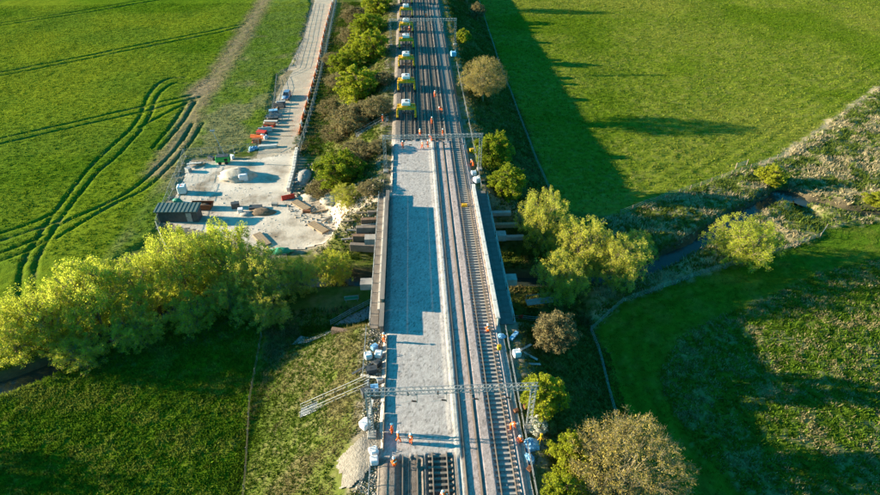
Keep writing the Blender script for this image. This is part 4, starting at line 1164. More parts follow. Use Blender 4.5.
post_fence('field_fence', 'pale wire fence along the top of the lower right meadow', F_LR[:6], 2.6, 1.15, .06, M_WOOD, 4, M_GALV, rail=.016)
post_fence('field_fence', 'wire fence along the right foot of the embankment beside the upper right field', [(24.4, 98), (23.8, 118), (23.8, 140), (24, 190), (25.4, 262)], 3.2, 1.15, .07, M_WOOD, 3, rail=.02)
post_fence('field_fence', 'wire fence from the meadow corner down beside the shaded ditch', [(22.2, 63), (21.6, 55), (21.0, 49), (20.5, 36)], 2.6, 1.15, .06, M_WOOD, 3, rail=.02)
post_fence('field_fence', 'wire fence along the near edge of the upper right field', F_UR[1:5], 3.0, 1.15, .06, M_WOOD, 3, rail=.02)
post_fence('field_fence', 'wire fence on posts between the grass and the haul road', PL([(270, 122), (275, 100), (277, 77), (296, 68), (303, 45), (313, 4)]), 3.0, 1.3, .07, M_WOOD, 3, rail=.025)
post_fence('trackside_railing', 'dark steel railing along the right edge of the line near the bottom', [(7.95, 56), (7.85, 44), (7.8, 30)], 2.0, 1.1, .04, M_DSTEEL, 2, M_GALV, 'railing', rail=.035)
post_fence('trackside_railing', 'steel railing along the left edge of the line near the bottom', [(-8.9, 38.5), (-8.9, 28)], 2.0, 1.1, .04, M_GALV, 2, M_GALV, 'railing', rail=.03)
post_fence('trackside_railing', 'steel railing on the left edge between the metal stairs and the girder', [(-10.4, 57), (-10.4, 48.6)], 2.0, 1.1, .04, M_GALV, 2, M_GALV, 'railing', rail=.03)
post_fence('trackside_railing', 'steel railing on the right edge beyond the bridge', [(8.6, 93), (8.8, 112), (8.8, 160)], 2.5, 1.1, .04, M_GALV, 2, M_GALV, 'railing', rail=.03)
post_fence('path_railing', 'blue grey handrail beside the underpass path on the left', [(p.x, p.y+1.2) for p in [gp(*q) for q in ((330, 330), (350, 320), (376, 306))]], 1.8, 1.15, .05, M_GALV, 3, M_GALV, 'railing', rail=.04)
post_fence('path_railing', 'grey handrail beside the shaded path right of the bridge', [(10, 64.4), (14, 64.0), (19, 64.2)], 1.8, 1.15, .05, M_GALV, 3, M_GALV, 'railing', rail=.035)

def mesh_panel():
    b = MB(); W_, H_ = 3.4, 2.0
    for p, q in (((-W_/2, 0, .08), (-W_/2, 0, H_)), ((W_/2, 0, .08), (W_/2, 0, H_)), ((-W_/2, 0, H_), (W_/2, 0, H_)), ((-W_/2, 0, .2), (W_/2, 0, .2))): b.bar(p, q, .032, 6)
    fr = b.mesh('frame', M_GALV)
    b = MB()
    for k in range(1, 14): b.bar((-W_/2+k*W_/14, 0, .2), (-W_/2+k*W_/14, 0, H_), .008, 3)
    for k in range(1, 6): b.bar((-W_/2, 0, .2+k*.3), (W_/2, 0, .2+k*.3), .008, 3)
    wi = b.mesh('mesh_infill', M_GALV)
    ft = MB().box((0, 0, .08), (.25, .7, .16)).mesh('foot_block', M_CONC)
    return fr, wi, ft
FR, WI, FT = mesh_panel()
def panel_fence(label, pts):
    pts = np.array(pts, float); t = thing('site_fence', label, 'fence', (pts[0][0], pts[0][1], sf(*pts[0])), 0, 'temporary mesh fences'); o = Vector(t.location)
    for a, b in zip(pts[:-1], pts[1:]):
        d = b-a; L = np.linalg.norm(d); n = max(1, round(L/3.5)); an = math.atan2(d[1], d[0])
        for k in range(n):
            c = a+d*(k+.5)/n; z = sf(*c)
            pn = link('panel', FR, t, Vector((c[0], c[1], z))-o, an+random.uniform(-.03, .03)); link('mesh_infill', WI, pn); link('foot_block', FT, pn, (-1.7, 0, 0))
    return t
panel_fence('mesh site fence along the left and far sides of the pale yard', PL([(172, 262), (158, 230), (170, 200), (186, 158), (250, 151), (258, 147)]))
panel_fence('mesh site fence between the haul road and the green bush', PL([(300, 152), (308, 126), (318, 90), (326, 55), (333, 20), (337, 0)]))
panel_fence('mesh site fence along the near edge of the yard behind the willows', PL([(200, 262), (240, 268), (290, 262)]))

# field gate
gt = thing('field_gate', 'small metal gate at the near corner of the upper right field', 'gate', gp(741, 167), .45)
b = MB()
for zz in (.25, .5, .75, 1.0, 1.2): b.bar((-1.8, 0, zz), (1.8, 0, zz), .035, 6)
link('bars', b.mesh('bars', M_GALV), gt)
for sx in (-1.8, 1.8): link('gate_post', MB().box((sx, 0, .65), (.16, .16, 1.6)).mesh('gate_post', M_WOOD), gt)

# ------------------------------------------------------------------ yard
def yp(px, py, z=.12): p = P(px, py, z); return Vector((p[0], p[1], sf(p[0], p[1])+.12))
def ythings():
    # site shed
    p = yp(181, 219); sh = thing('site_shed', 'long dark shed with grey green sheet roof in the yard corner', 'shed', p, -.03)
    link('wall', MB().box((0, 0, 1.2), (7.6, 2.3, 2.4)).mesh('wall', M_DSTEEL, False, .02), sh)
    ro = link('roof', MB().prism([(-1.45, 2.42), (1.45, 2.72), (1.45, 2.82), (-1.45, 2.52)], -4.1, 4.1, 'x').mesh('roof', M_SHEDR), sh)
    rb = MB().box((0, 0, 0), (.08, 2.85, .07), rx=.103).mesh('roof_rib', M_SHEDR)
    for k in range(11): link('roof_rib', rb, ro, (-3.8+k*.76, 0, 2.70))
    dr = link('door', MB().box((2.2, -1.17, 1.05), (1.0, .06, 2.0)).mesh('door', M_GALV), sh); link('handle', MB().box((1.85, -1.22, 1.05), (.06, .06, .2)).mesh('handle', M_BLACK), dr)
    # open rusty skip
    p = yp(203, 208); sk = thing('steel_skip', 'open rust brown skip beside the dark shed', 'skip', p, -.05)
    for sy in (-1, 1): link('side', MB().prism([(-1.7, .0), (1.7, .0), (2.1, 1.15), (-2.1, 1.15)], sy*.85-.05, sy*.85+.05).mesh('side', M_RUST), sk)
    link('floor', MB().box((0, 0, .08), (3.4, 1.7, .1)).mesh('floor', M_RUST), sk)
    link('end', MB().box((-1.9, 0, .6), (.08, 1.75, 1.25), ry=-.33).mesh('end', M_RUST), sk); link('end', MB().box((1.9, 0, .6), (.08, 1.75, 1.25), ry=.33).mesh('end', M_RUST), sk)
    link('load', MB().lump((0, 0, .3), (3.2, 1.5, .6), 3).mesh('load', M_SOIL, True), sk)
    # liquid tank cube on pallet
    p = yp(183, 193); t = thing('liquid_tank', 'white cube tank on a pallet by the left yard fence', 'tank', p, .15)
    link('tank', MB().box((0, 0, .95), (1.6, 1.6, 1.7)).mesh('tank', M_WHITE, False, .12), t); link('pallet', MB().box((0, 0, .09), (1.7, 1.7, .14)).mesh('pallet', M_TIMB), t)
    c = MB()
    for k in range(5): zz = .3+k*.33; c.poly([(-.83, -.83, zz), (.83, -.83, zz), (.83, .83, zz), (-.83, .83, zz), (-.83, -.83, zz)], .025, 4)
    link('cage', c.mesh('cage', M_GALV), t); link('cap', MB().bar((0, 0, 1.8), (0, 0, 1.9), .14, 10).mesh('cap', M_RED), t)
    # stone heap and bulk bag
    p = yp(238, 177); b = MB().lump((0, 0, -.05), (7.5, 5.2, 2.0), 5, 16, 8, .16); h_ = b.build('stone_heap', M_STONE, None, True, 0, p); tag(h_, 'pale heap of crushed stone in the yard beside a grey bag', 'heap')
    p = yp(244, 180); t = thing('bulk_bag', 'square pale grey bulk bag in front of the stone heap', 'bag', p, .2)
    link('bag', MB().box((0, 0, .75), (1.9, 1.6, 1.5), taper=.94).mesh('bag', M_BAGW, False, .15), t)
    l_ = MB()
    for sx in (-.6, .6):
        for sy in (-.5, .5): l_.poly([(sx-.15, sy, 1.45), (sx, sy, 1.8), (sx+.15, sy, 1.45)], .03, 4)
    link('lifting_loop', l_.mesh('lifting_loop', M_BAGW), t)
    # lighting tower
    p = yp(224, 163); t = thing('lighting_tower', 'green trailer generator with a tall leaning light mast at the far yard edge', 'lighting tower', p, .1)
    bd = link('body', MB().box((0, 0, 1.1), (3.0, 1.5, 1.3)).mesh('body', M_GREEN, False, .08), t); link('vent', MB().box((.7, -.77, 1.1), (.7, .04, .6)).mesh('vent', M_BLACK), bd)
    link('roof', MB().box((0, 0, 1.80), (2.7, 1.3, .1)).mesh('roof', M_DSTEEL), t)
    for sx in (-.7, .7): link('wheel', MB().bar((sx, -.85, .35), (sx, -.65, .35), .35, 14).bar((sx, .65, .35), (sx, .85, .35), .35, 14).mesh('wheel', M_BLACK), t)
    ms = link('mast', MB().bar((.6, 0, 1.5), (-.9, .3, 7.6), .12, 6, .07).mesh('mast', M_GALV), t)
    link('lamp_head', MB().box((-.9, .3, 7.7), (1.0, .25, .35)).mesh('lamp_head', M_GALV), ms)
    # pallets and boards in the far corner
    p = yp(197, 166); t = thing('board_pile', 'untidy pile of pale boards in the far left yard corner', 'boards', p, .3)
    for k in range(9): link('board', MB().box((random.uniform(-.5, .5), random.uniform(-.6, .6), .1+k*.11), (3.0, .5, .08), rz=random.uniform(-.6, .6)).mesh('board', M_CONCP if k % 2 else M_TIMB), t)
    # items along the left fence
    p = yp(178, 203); t = MB().lump((0, 0, 0), (2.2, 1.5, 1.1), 8, 10, 5, .18).build('covered_pile', M_TEAL, None, True, 0, p); tag(t, 'low pile under a teal sheet beside the left yard fence', 'sheet')
    p = yp(171, 206); t = thing('pallet_stack', 'dark pallet stack against the left yard fence', 'pallets', p, .5)
    for k in range(6):
        pl_ = link('pallet', MB().box((0, 0, .07+k*.15), (1.2, 1.0, .1)).mesh('pallet', M_WOOD), t)
    # timber mats at the near end
    for k, (px, py, rz, lb) in enumerate(((262, 240, 1.0, 'timber bog mat lying in the near part of the yard'), (318, 228, 1.15, 'timber bog mat at the right end of the yard'), (301, 206, 1.15, 'grey timber mat leaning by the rubble at the right of the yard'))):
        p = yp(px, py); t = thing('timber_mat', lb, 'timber mat', p, rz+1.2, 'timber mats')
        for q in range(4): link('baulk', MB().box((0, -.6+q*.4, .16), (4.6, .37, .3)).mesh('baulk', M_TIMB, False, .02), t)
    p = yp(281, 251); b = MB().lump((0, 0, 0), (4.2, 1.6, .8), 12, 14, 5, .25).build('green_sheet', M_TEAL, None, True, 0, p); tag(b, 'crumpled bright green sheet at the near edge of the yard', 'sheet')
    # red water barriers
    for k, (px, py, rz, lb) in enumerate(((288.5, 199, 1.9, 'red plastic barrier standing at the corner of the yard wall'),)):
        p = yp(px, py); t = thing('plastic_barrier', lb, 'barrier', p, rz)
        link('block', MB().prism([(-.28, 0), (.28, 0), (.12, .5), (.08, 1.0), (-.08, 1.0), (-.12, .5)], -1.3, 1.3).mesh('block', M_RED, False, .03), t); link('foot', MB().box((0, 0, .04), (.66, 2.4, .08)).mesh('foot', M_BLACK), t)
    # rubble along the wall and at the right of the yard
    for k, (px, py, w_, d_, h_, m_, lb) in enumerate(((303, 178, 3.4, 6.5, 1.0, M_CONC, 'grey rubble heap between the yard wall and the big bush'), (313, 198, 5.5, 2.6, 1.0, M_STONE, 'pale spoil heap at the right of the yard'), (332, 200, 5.0, 4.0, 1.5, M_STONE, 'pale earth heap next to the big round bush'), (262, 213, 5, 3, .9, M_SOIL, 'brown soil heap at the near side of the yard'), (247, 215, 3, 2, .7, M_CONC, 'grey rubble heap behind the top of the willows'))):
        p = gp(px, py); b = MB().lump((0, 0, -.1), (w_, d_, h_), 20+k, 15, 7, .22).build('rubble_heap', m_, None, True, 0, p); tag(b, lb, 'heap', 'heaps around the yard')
    # block wall along the right side of the yard
    A = PL([(297, 152), (294, 172), (288, 194)]); A = densify(A, 1.25); w_ = thing('block_wall', 'low pale concrete block wall along the right side of the yard', 'wall', (A[0][0], A[0][1], .1))
    bm_ = MB().box((0, 0, .45), (1.15, .7, .9)).mesh('block', M_CONCP, False, .04)
    for i, a in enumerate(A[:-1]):
        d = A[i+1]-a; link('block', bm_, w_, (a[0]-A[0][0], a[1]-A[0][1], random.uniform(-.05, .02)), math.atan2(d[1], d[0])+random.uniform(-.05, .05))
ythings()

# ------------------------------------------------------------------ haul road furniture
def car(label, p, rz):
    t = thing('parked_car', label, 'car', p, rz)
    sec = [(-2.3, .55, .95, .80), (-2.2, .45, 1.02, .88), (-1.5, .38, 1.06, .92), (-.2, .36, 1.06, .94), (1.1, .36, 1.05, .93), (1.9, .40, .98, .88), (2.3, .5, .82, .74)]
    b = MB(); v = []
    for y_, z0, z1, w_ in sec: v += [(-w_, y_, z0), (w_, y_, z0), (w_*1.02, y_, (z0+z1)/2), (w_*.96, y_, z1), (-w_*.96, y_, z1), (-w_*1.02, y_, (z0+z1)/2)]
    f = []
    for i in range(len(sec)-1):
        for k in range(6): f.append((i*6+k, i*6+(k+1) % 6, (i+1)*6+(k+1) % 6, (i+1)*6+k))
    f += [tuple(range(5, -1, -1)), tuple(range(len(sec)*6-6, len(sec)*6))]
    b.add(v, f); body = link('body', b.mesh('body', M_CARB, True), t)
    c = MB(); c.add([(-.86, -2.1, 1.0), (.86, -2.1, 1.0), (.88, 1.0, 1.03), (-.88, 1.0, 1.03), (-.70, -1.75, 1.68), (.70, -1.75, 1.68), (.70, .15, 1.70), (-.70, .15, 1.70)], [(0, 3, 2, 1), (4, 5, 6, 7), (0, 1, 5, 4), (1, 2, 6, 5), (2, 3, 7, 6), (3, 0, 4, 7)])
    cab = link('cabin', c.mesh('cabin', M_GLASS, False, .03), t)
    link('roof', MB().box((0, -.8, 1.72), (1.42, 1.95, .06)).mesh('roof', M_CARB, False, .02), t)
    for sx in (-1, 1):
        link('pillar', MB().bar((sx*.82, .9, 1.05), (sx*.70, .15, 1.70), .05, 5).bar((sx*.84, -.7, 1.05), (sx*.72, -.75, 1.7), .05, 5).mesh('pillar', M_CARB), cab)
        link('headlight', MB().box((sx*.6, 2.22, .72), (.34, .14, .16)).mesh('headlight', M_WHITE, False, .02), t)
        link('tail_light', MB().box((sx*.68, -2.27, .85), (.22, .1, .24)).mesh('tail_light', M_RED), t)
        for y_ in (-1.4, 1.45):
            wl = link('wheel', MB().bar((sx*.72, y_, .34), (sx*.95, y_, .34), .34, 16).mesh('wheel', M_BLACK), t); link('rim', MB().bar((sx*.95, y_, .34), (sx*.97, y_, .34), .2, 12).mesh('rim', M_GALV), wl)
    return t
p = P(287, 98, .1); car('blue grey car parked on the left side of the haul road', (p[0], p[1], sf(p[0], p[1])+.09), math.pi-.05)

# orange and white plastic barriers along the right of the road
bb = MB().prism([(-.22, 0), (.22, 0), (.10, .45), (.07, .95), (-.07, .95), (-.10, .45)], -.95, .95)
BO, BW = bb.mesh('block', M_ORPL, False, .02), bb.mesh('block', M_WHITE, False, .02)
bft = MB().box((0, 0, .04), (.55, 1.7, .07)).mesh('foot', M_BLACK)
ysb = np.arange(134, 262, 2.55); RR = by_y(ROAD_R, ysb)
for i, (x_, y_) in enumerate(RR):
    an = math.atan2(RR[min(i+1, len(RR)-1)][0]-RR[max(i-1, 0)][0], -(RR[min(i+1, len(RR)-1)][1]-RR[max(i-1, 0)][1]))+math.pi
    wh = (i % 3 == 2)
    t = thing('road_barrier', 'white plastic barrier in the row along the right side of the haul road' if wh else 'orange plastic barrier in the row along the right side of the haul road', 'barrier', (x_-.35, y_, sf(x_-.35, y_)+.09), an+random.uniform(-.06, .06), 'white haul road barriers' if wh else 'orange haul road barriers')
    link('block', BW if wh else BO, t); link('foot', bft, t)
# stores laid out on the left verge of the road
def store(name, label, cat, px, py, fn, rz=0):
    p = P(px, py, .15); t = thing(name, label, cat, (p[0], p[1], sf(p[0], p[1])+.05), rz, None); fn(t); return t
def pipes(n, L, r, m, nm='pipe'):
    def f(t):
        k = 0; row = n; z = r
        me = MB().bar((-L/2, 0, 0), (L/2, 0, 0), r, 10).mesh(nm, m)
        while row > 0:
            for i in range(row): link(nm, me, t, (random.uniform(-.2, .2), (i-(row-1)/2)*2*r, z))
            z += 1.75*r; row -= 1
    return f
def stackf(n, d, m, nm, jit=.1, m2=None):
    def f(t):
        me = MB().box((0, 0, 0), d).mesh(nm, m, False, .02); me2 = MB().box((0, 0, 0), d).mesh(nm, m2 or m, False, .02)
        for k in range(n): link(nm, me if k % 2 else me2, t, (random.uniform(-jit, jit), random.uniform(-jit, jit), d[2]*(k+.5)), random.uniform(-jit, jit))
    return f
def bagsf(n, m):
    def f(t):
        for k in range(n): link('sack', MB().lump((random.uniform(-.8, .8), random.uniform(-.7, .7), 0), (1.0, .9, .8), 60+k, 9, 5, .15).mesh('sack', m, True), t)
    return f
for px, py, fn, lb, nm, cat in [
    (279, 107, pipes(4, 3.0, .16, M_DSTEEL), 'stack of dark pipes on the verge next to the parked car', 'pipe_stack', 'pipes'),
    (274, 113, stackf(4, (2.2, 1.2, .25), M_BLUE, 'crate', .1, M_DSTEEL), 'blue and dark crates on the verge below the parked car', 'crate_stack', 'crates'),
    (273, 120, stackf(5, (2.6, 1.0, .18), M_TIMB, 'plank', .15, M_DSTEEL), 'stack of brown planks on the haul road verge', 'plank_stack', 'planks'),
    (270, 126, stackf(3, (2.6, 1.3, .3), M_RED, 'frame', .1, M_RUST), 'red steel frames stacked on the haul road verge', 'frame_stack', 'steel frames'),
    (265.5, 131, pipes(3, 3.2, .2, M_CONCP), 'pale concrete pipes on the verge near the yard entrance', 'pipe_stack', 'pipes'),
    (263, 138, bagsf(6, M_BAGW), 'white sacks heaped at the yard entrance', 'sack_heap', 'sacks'),
    (257, 142, stackf(4, (2.0, 1.1, .25), M_RUST, 'frame', .15, M_ORPL), 'rusty and orange frames at the corner of the yard fence', 'frame_stack', 'steel frames'),
    (253, 149, bagsf(5, M_BLUE), 'blue sacks where the road meets the yard', 'sack_heap', 'sacks'),
    (281, 104, stackf(3, (2.4, 1.0, .3), M_DSTEEL, 'crate', .1, M_GALV), 'grey crates just behind the parked car', 'crate_stack', 'crates'),
    (276.5, 110, bagsf(4, M_SOIL), 'brown sacks between the dark pipes and the blue crates', 'sack_heap', 'sacks'),
    (274, 117, pipes(4, 4.0, .12, M_GALV), 'thin grey pipes beside the brown planks', 'pipe_stack', 'pipes'),
    (271, 123, stackf(5, (3.4, .8, .14), M_TIMB, 'plank', .2, M_CONCP), 'mixed pale and brown planks above the red frames', 'plank_stack', 'planks'),
    (267, 129, bagsf(5, M_DSTEEL), 'dark sacks below the red frames', 'sack_heap', 'sacks'),
    (262, 134, stackf(4, (2.4, 1.3, .2), M_RED, 'frame', .2, M_DSTEEL), 'red and dark frames beside the white sacks', 'frame_stack', 'steel frames'),
    (258, 138, pipes(3, 3.6, .15, M_ORPL), 'orange pipes by the corner of the yard fence', 'pipe_stack', 'pipes'),
    (268, 147, stackf(4, (4.2, .9, .15), M_CONCP, 'slab', .12), 'pale slabs stacked at the mouth of the haul road', 'slab_stack', 'slabs')]:
    store(nm, lb, cat, px, py, fn, random.uniform(-.3, .3))
for i, (px, py) in enumerate(((283, 121), (284, 126), (283, 131), (281.5, 136))):
    p = P(px, py, .1); z = sf(p[0], p[1])+.09
    t = thing('scaffold_pole', 'steel scaffold pole lying across the haul road by the red frames', 'pole', (p[0], p[1], z+.07), random.uniform(-.05, .05), 'scaffold poles on the haul road')
    link('tube', MB().bar((-3.6, 0, .0), (2.4, 0, .0), .06, 6).mesh('tube', M_TIMB), t)
    link('end_cap', MB().bar((2.4, 0, 0), (2.6, 0, 0), .08, 6).mesh('end_cap', M_ORPL), t)

# ------------------------------------------------------------------ beside the line
def lumpthing(name, lb, cat, at, d, m, seed, group=None, flat=True):
    o = MB().lump((0, 0, 0), d, seed, 17, 9, .34, flat).build(name, m, None, False, 0, at); return tag(o, lb, cat, group)
def bag(lb, at, s, m=M_BAGW, rz=0.0):
    t = thing('bulk_bag', lb, 'bag', at, rz, 'bulk bags beside the line')
    link('bag', MB().box((0, 0, .42*s), (.95*s, .95*s, .84*s), taper=1.06).mesh('bag', m, False, .12*s), t)
    b = MB()
    for sx in (-.35, .35): b.poly([(sx*s, -.35*s, .82*s), (sx*s, 0, 1.15*s), (sx*s, .35*s, .82*s)], .03, 4)
    link('lifting_loop', b.mesh('lifting_loop', m), t); return t
bag('white bulk bag on the left slope side just below the girder end', (-9.9, 52.0, sf(-9.9, 52.0)), 0.95, rz=.3)
bag('white bulk bag against the left track edge below the girder end', (-8.6, 52.2, sf(-8.6, 52.2)), 0.95, rz=-.2)
bag('white bulk bag at the bottom left beside the crouching worker', (-8.6, 38.1, sf(-8.6, 38.1)), .95, rz=.4)
bag('second white bulk bag at the bottom left, the lower of two', (-8.5, 37.0, sf(-8.5, 36.7)), .9, rz=.1)
bag('grey bulk bag beside the left foot of the near gantry', (-9.7, 41.6, sf(-9.7, 41.6)), 1.1, rz=.8)
bag('white bulk bag beside the near end of the right railing', (8.75, 51.5, sf(8.75, 51.5)), 1.0, rz=.2)
bag('white bulk bag on the right edge below the middle gantry', (8.0, 95.5, sf(8.0, 95.5)), 1.2, rz=.5)
bag('small white bulk bag on the right edge above the pale girder', (7.7, 98.2, sf(7.7, 98.2)), 1.0, rz=.1)
bag('white bulk bag on the right at the foot of the far gantry', (8.4, 168.0, sf(8.4, 168.0)), 1.6, M_BLUE, rz=.1)
# blue sheets over stores on the right
lumpthing('blue_sheet', 'upper light blue tarpaulin bundle on the right edge near the near gantry', 'tarpaulin', (8.35, 38.3, sf(8.35, 38.3)-.1), (1.7, 1.5, .75), M_BLUE, 41, 'blue tarpaulins')
lumpthing('blue_sheet', 'lower light blue tarpaulin bundle on the right edge near the near gantry', 'tarpaulin', (7.75, 36.7, sf(7.75, 36.7)-.1), (1.2, 1.3, .6), M_BLUE, 42, 'blue tarpaulins')
lumpthing('blue_sheet', 'blue sheet bundle at the near end of the pale girder', 'tarpaulin', (7.2, 54.6, bzf(7.2, 54.6)), (1.2, .8, .5), M_BLUE, 43, 'blue tarpaulins')
t = thing('survey_tripod', 'yellow survey tripod standing by the blue tarpaulins', 'tripod', (9.3, 38.4, sf(9.3, 38.4)))
for k in range(3):
    a = k*2.09; link('leg', MB().bar((.55*math.cos(a), .55*math.sin(a), -.1), (0, 0, 1.5), .05, 5).mesh('leg', M_YEL), t)
link('instrument', MB().box((0, 0, 1.65), (.25, .25, .35)).mesh('instrument', M_YEL, False, .03), t)
# boards, boxes, tools in the clutter by the left girder end and the near gantry
for k, (x_, y_, d, m_, nm, lb, rz) in enumerate([
    (-9.4, 49.6, (1.3, .8, .7), M_DSTEEL, 'tool_chest', 'dark tool chest at the head of the long metal stairs', .2),
    (-9.9, 46.2, (1.0, .8, .8), M_DSTEEL, 'tool_chest', 'dark tool chest just below the head of the metal stairs', .5),
    (-8.9, 46.8, (.9, .7, .6), M_BLUE, 'tool_chest', 'small blue tool chest beside the top of the stairs', .1),
    (-8.7, 50.6, (.8, .6, .7), M_DSTEEL, 'tool_chest', 'dark tool chest between the two white bags and the stairs', .9),
    (-8.3, 48.0, (.7, .6, .5), M_GALV, 'tool_chest', 'grey tool chest on the left ballast edge at the stairs', .3),
    (-9.2, 53.5, (.8, .6, .6), M_BLUE, 'tool_chest', 'blue tool chest at the near end of the left girder', .7),
    (8.9, 54.8, (1.6, .5, .3), M_BLUE, 'tool_chest', 'low pale blue chest on the right edge below the girder', .9),
    (8.6, 43.3, (.6, .5, .5), M_RUST, 'tool_chest', 'small brown chest beside the right foot of the near gantry', .4),
    (7.3, 42.6, (.5, .4, .4), M_RUST, 'tool_chest', 'small brown chest beside the rightmost track under the near gantry', .4),
    (7.6, 35.3, (.6, .5, .4), M_RUST, 'tool_chest', 'small brown chest below the blue tarpaulins', .8),
    (6.1+.5, 52.2, (.45, .45, .6), M_YEL, 'tool_chest', 'small yellow box beside the rightmost rail at the girder end', .1),
    (4.95, 86.5, (.9, .6, .5), M_YEL, 'tool_chest', 'small yellow box standing between the rails on the bridge', .0),
    (8.2, 108, (.8, .7, .6), M_YEL, 'tool_chest', 'yellow box on the right edge beyond the middle gantry', .2)]):
    zz = sf(x_, y_) if abs(x_+.4) > 7.8 else bzf(x_, y_)
    t = thing(nm, lb, 'box', (x_, y_, zz+.02), rz, 'boxes beside the line')
    link('case', MB().box((0, 0, d[2]/2), d).mesh('case', m_, False, .03), t)
    ld = link('lid', MB().box((0, 0, d[2]+.03), (d[0]*1.04, d[1]*1.04, .06)).mesh('lid', m_, False, .015), t); link('handle', MB().poly([(-.12, 0, d[2]+.05), (-.12, 0, d[2]+.12), (.12, 0, d[2]+.12), (.12, 0, d[2]+.05)], .02, 4).mesh('handle', M_BLACK), ld)
for k, (x_, y_, rz, L, lb) in enumerate([(-10.4, 50.4, .5, 3.2, 'dark board lying on the left slope by the white bags'), (-9.6, 48.8, -.4, 2.4, 'pale board lying at the head of the metal stairs'), (10.2, 53.0, .7, 2.2, 'upper blue grey board on the right slope'), (10.6, 51.6, -.5, 1.9, 'middle blue grey board on the right slope'), (10.9, 50.4, .1, 1.6, 'lowest blue grey board on the right slope'), (-9.3, 43.6, 1.4, 3.0, 'pale board on the left edge between the stairs and the gantry')]):
    o = MB().box((0, 0, .06), (L, .32, .07), ry=.22 if x_ > 0 else -.15).build('board', M_DSTEEL if k == 0 else (M_GALV if x_ > 0 else M_CONCP), None, False, .01, (x_, y_, sf(x_, y_)+.08), rz); tag(o, lb, 'board', 'loose boards beside the line')
# cable troughs beside the right track
t = thing('cable_trough', 'pale concrete cable trough along the right edge of the line', 'cable trough', (7.35, 30, 7.55))
tm = MB().box((0, 0, 0), (.36, .96, .16)).mesh('trough_lid', M_CONC, False, .01)
for k in range(25): link('trough_lid', tm, t, (random.uniform(-.02, .02), k*1.0+.5, .05+random.uniform(-.01, .01)), random.uniform(-.03, .03))
# gravel spilled down the slope at the bottom left
gq = GRAV
o = patch('gravel', gq, mat('slope_gravel', (0.30, 0.26, 0.215), (0.17, 0.145, 0.115), 2.4, 0.95, 0.12, 5.0, detail=9), .20, .2, 2.2); o['kind'] = 'stuff'; o['label'] = 'pale gravel spread down the left slope at the bottom'; o['category'] = 'gravel'
# underpass fittings
t = thing('sign_board', 'pale framed board hanging by the underpass on the left', 'board', gp(352, 302), .1)
link('frame', MB().poly([(-1.1, 0, .5), (1.1, 0, .5), (1.1, 0, 1.2), (-1.1, 0, 1.2), (-1.1, 0, .5)], .06, 5).mesh('frame', M_GALV), t)
link('sheet', MB().box((0, .02, .85), (2.1, .03, .62)).mesh('sheet', M_TEAL), t)
for sx in (-.9, .9): link('leg', MB().box((sx, 0, .25), (.08, .08, .6)).mesh('leg', M_GALV), t)
for (x_, y_, lb) in ((11.6, 63.6, 'red road sign board beside the shaded path right of the bridge'), (15.2, 61.2, 'second red sign board farther along the shaded path')):
    t = thing('warning_board', lb, 'sign', (x_, y_, sf(x_, y_)), .2, 'red boards by the path')
    link('board', MB().box((0, 0, .8), (.8, .06, .8)).mesh('board', M_RED, False, .01), t); link('stand', MB().bar((-.3, .2, 0), (-.3, 0, .9), .03).bar((.3, .2, 0), (.3, 0, .9), .03).bar((-.3, -.2, 0), (-.3, 0, .9), .03).bar((.3, -.2, 0), (.3, 0, .9), .03).mesh('stand', M_GALV), t)
t = thing('footbridge', 'short grey footbridge deck crossing the stream beside the bridge on the right', 'footbridge', (15.5, 69.0, 0), .15)
link('deck', MB().box((0, 0, .9), (4.2, 1.3, .14)).mesh('deck', M_GALV), t)
for sy in (-.6, .6): link('rail', MB().bar((-2, sy, 1.8), (2, sy, 1.8), .04, 6).bar((-2, sy, .9), (-2, sy, 1.8), .04).bar((2, sy, .9), (2, sy, 1.8), .04).bar((0, sy, .9), (0, sy, 1.8), .04).mesh('rail', M_GALV), t)

# ------------------------------------------------------------------ loose stones, litter and ruts of the yard
def stones(name, label, n, poly, smin, smax, m, zoff=.1, dens=None):
    lo = poly.min(0); hi = poly.max(0); xs = rng.uniform(lo[0], hi[0], n); ys = rng.uniform(lo[1], hi[1], n)
    k = sdf(xs, ys, poly) < .6
    if dens is not None: k &= dens(xs, ys) > rng.random(n)
    xs, ys = xs[k], ys[k]; n = len(xs); zs = surf(xs, ys)+zoff
    s = smin+(smax-smin)*rng.random(n)**3
    ico = np.array([(0, 0, 1), (.9, 0, .1), (-.3, .85, .15), (-.4, -.8, .1), (.2, .3, -.6)])
    f0 = np.array([(0, 1, 2), (0, 2, 3), (0, 3, 1), (4, 2, 1), (4, 3, 2), (4, 1, 3)])
    a = rng.uniform(0, 6.28, n); v = ico[None]*s[:, None, None]*rng.uniform(.6, 1.3, (n, 5, 1))
    x_ = v[..., 0]*np.cos(a)[:, None]-v[..., 1]*np.sin(a)[:, None]; y_ = v[..., 0]*np.sin(a)[:, None]+v[..., 1]*np.cos(a)[:, None]
    V = np.stack([x_+xs[:, None], y_+ys[:, None], v[..., 2]*.7+zs[:, None]], -1).reshape(-1, 3)
    Fq = (f0[None]+5*np.arange(n)[:, None, None]).reshape(-1, 3)
    o = link(name, np_mesh(name, V, Fq, m)); return tag(o, label, 'stones', kind='stuff')
stones('loose_stone', 'loose stones and rubble strewn over the yard', 4200, YARD, .05, .24, M_STONE, .1, lambda a, b: .12+.9*sstep(.5, .62, fbm(a*.16, b*.16, 81))+.6*sstep(2.5, 0, np.abs(sdf(a, b, YARD))))
RB = PL([(300, 170), (310, 160), (314, 190), (345, 200), (384, 208), (384, 246), (350, 246), (300, 215), (285, 200)], 1.0)
stones('loose_rubble', 'broken rubble between the yard and the bridge end', 4200, RB, .08, .5, mat('broken_rubble', (0.34, 0.29, 0.23), (0.18, 0.15, 0.12), 0.9, .95), .05)
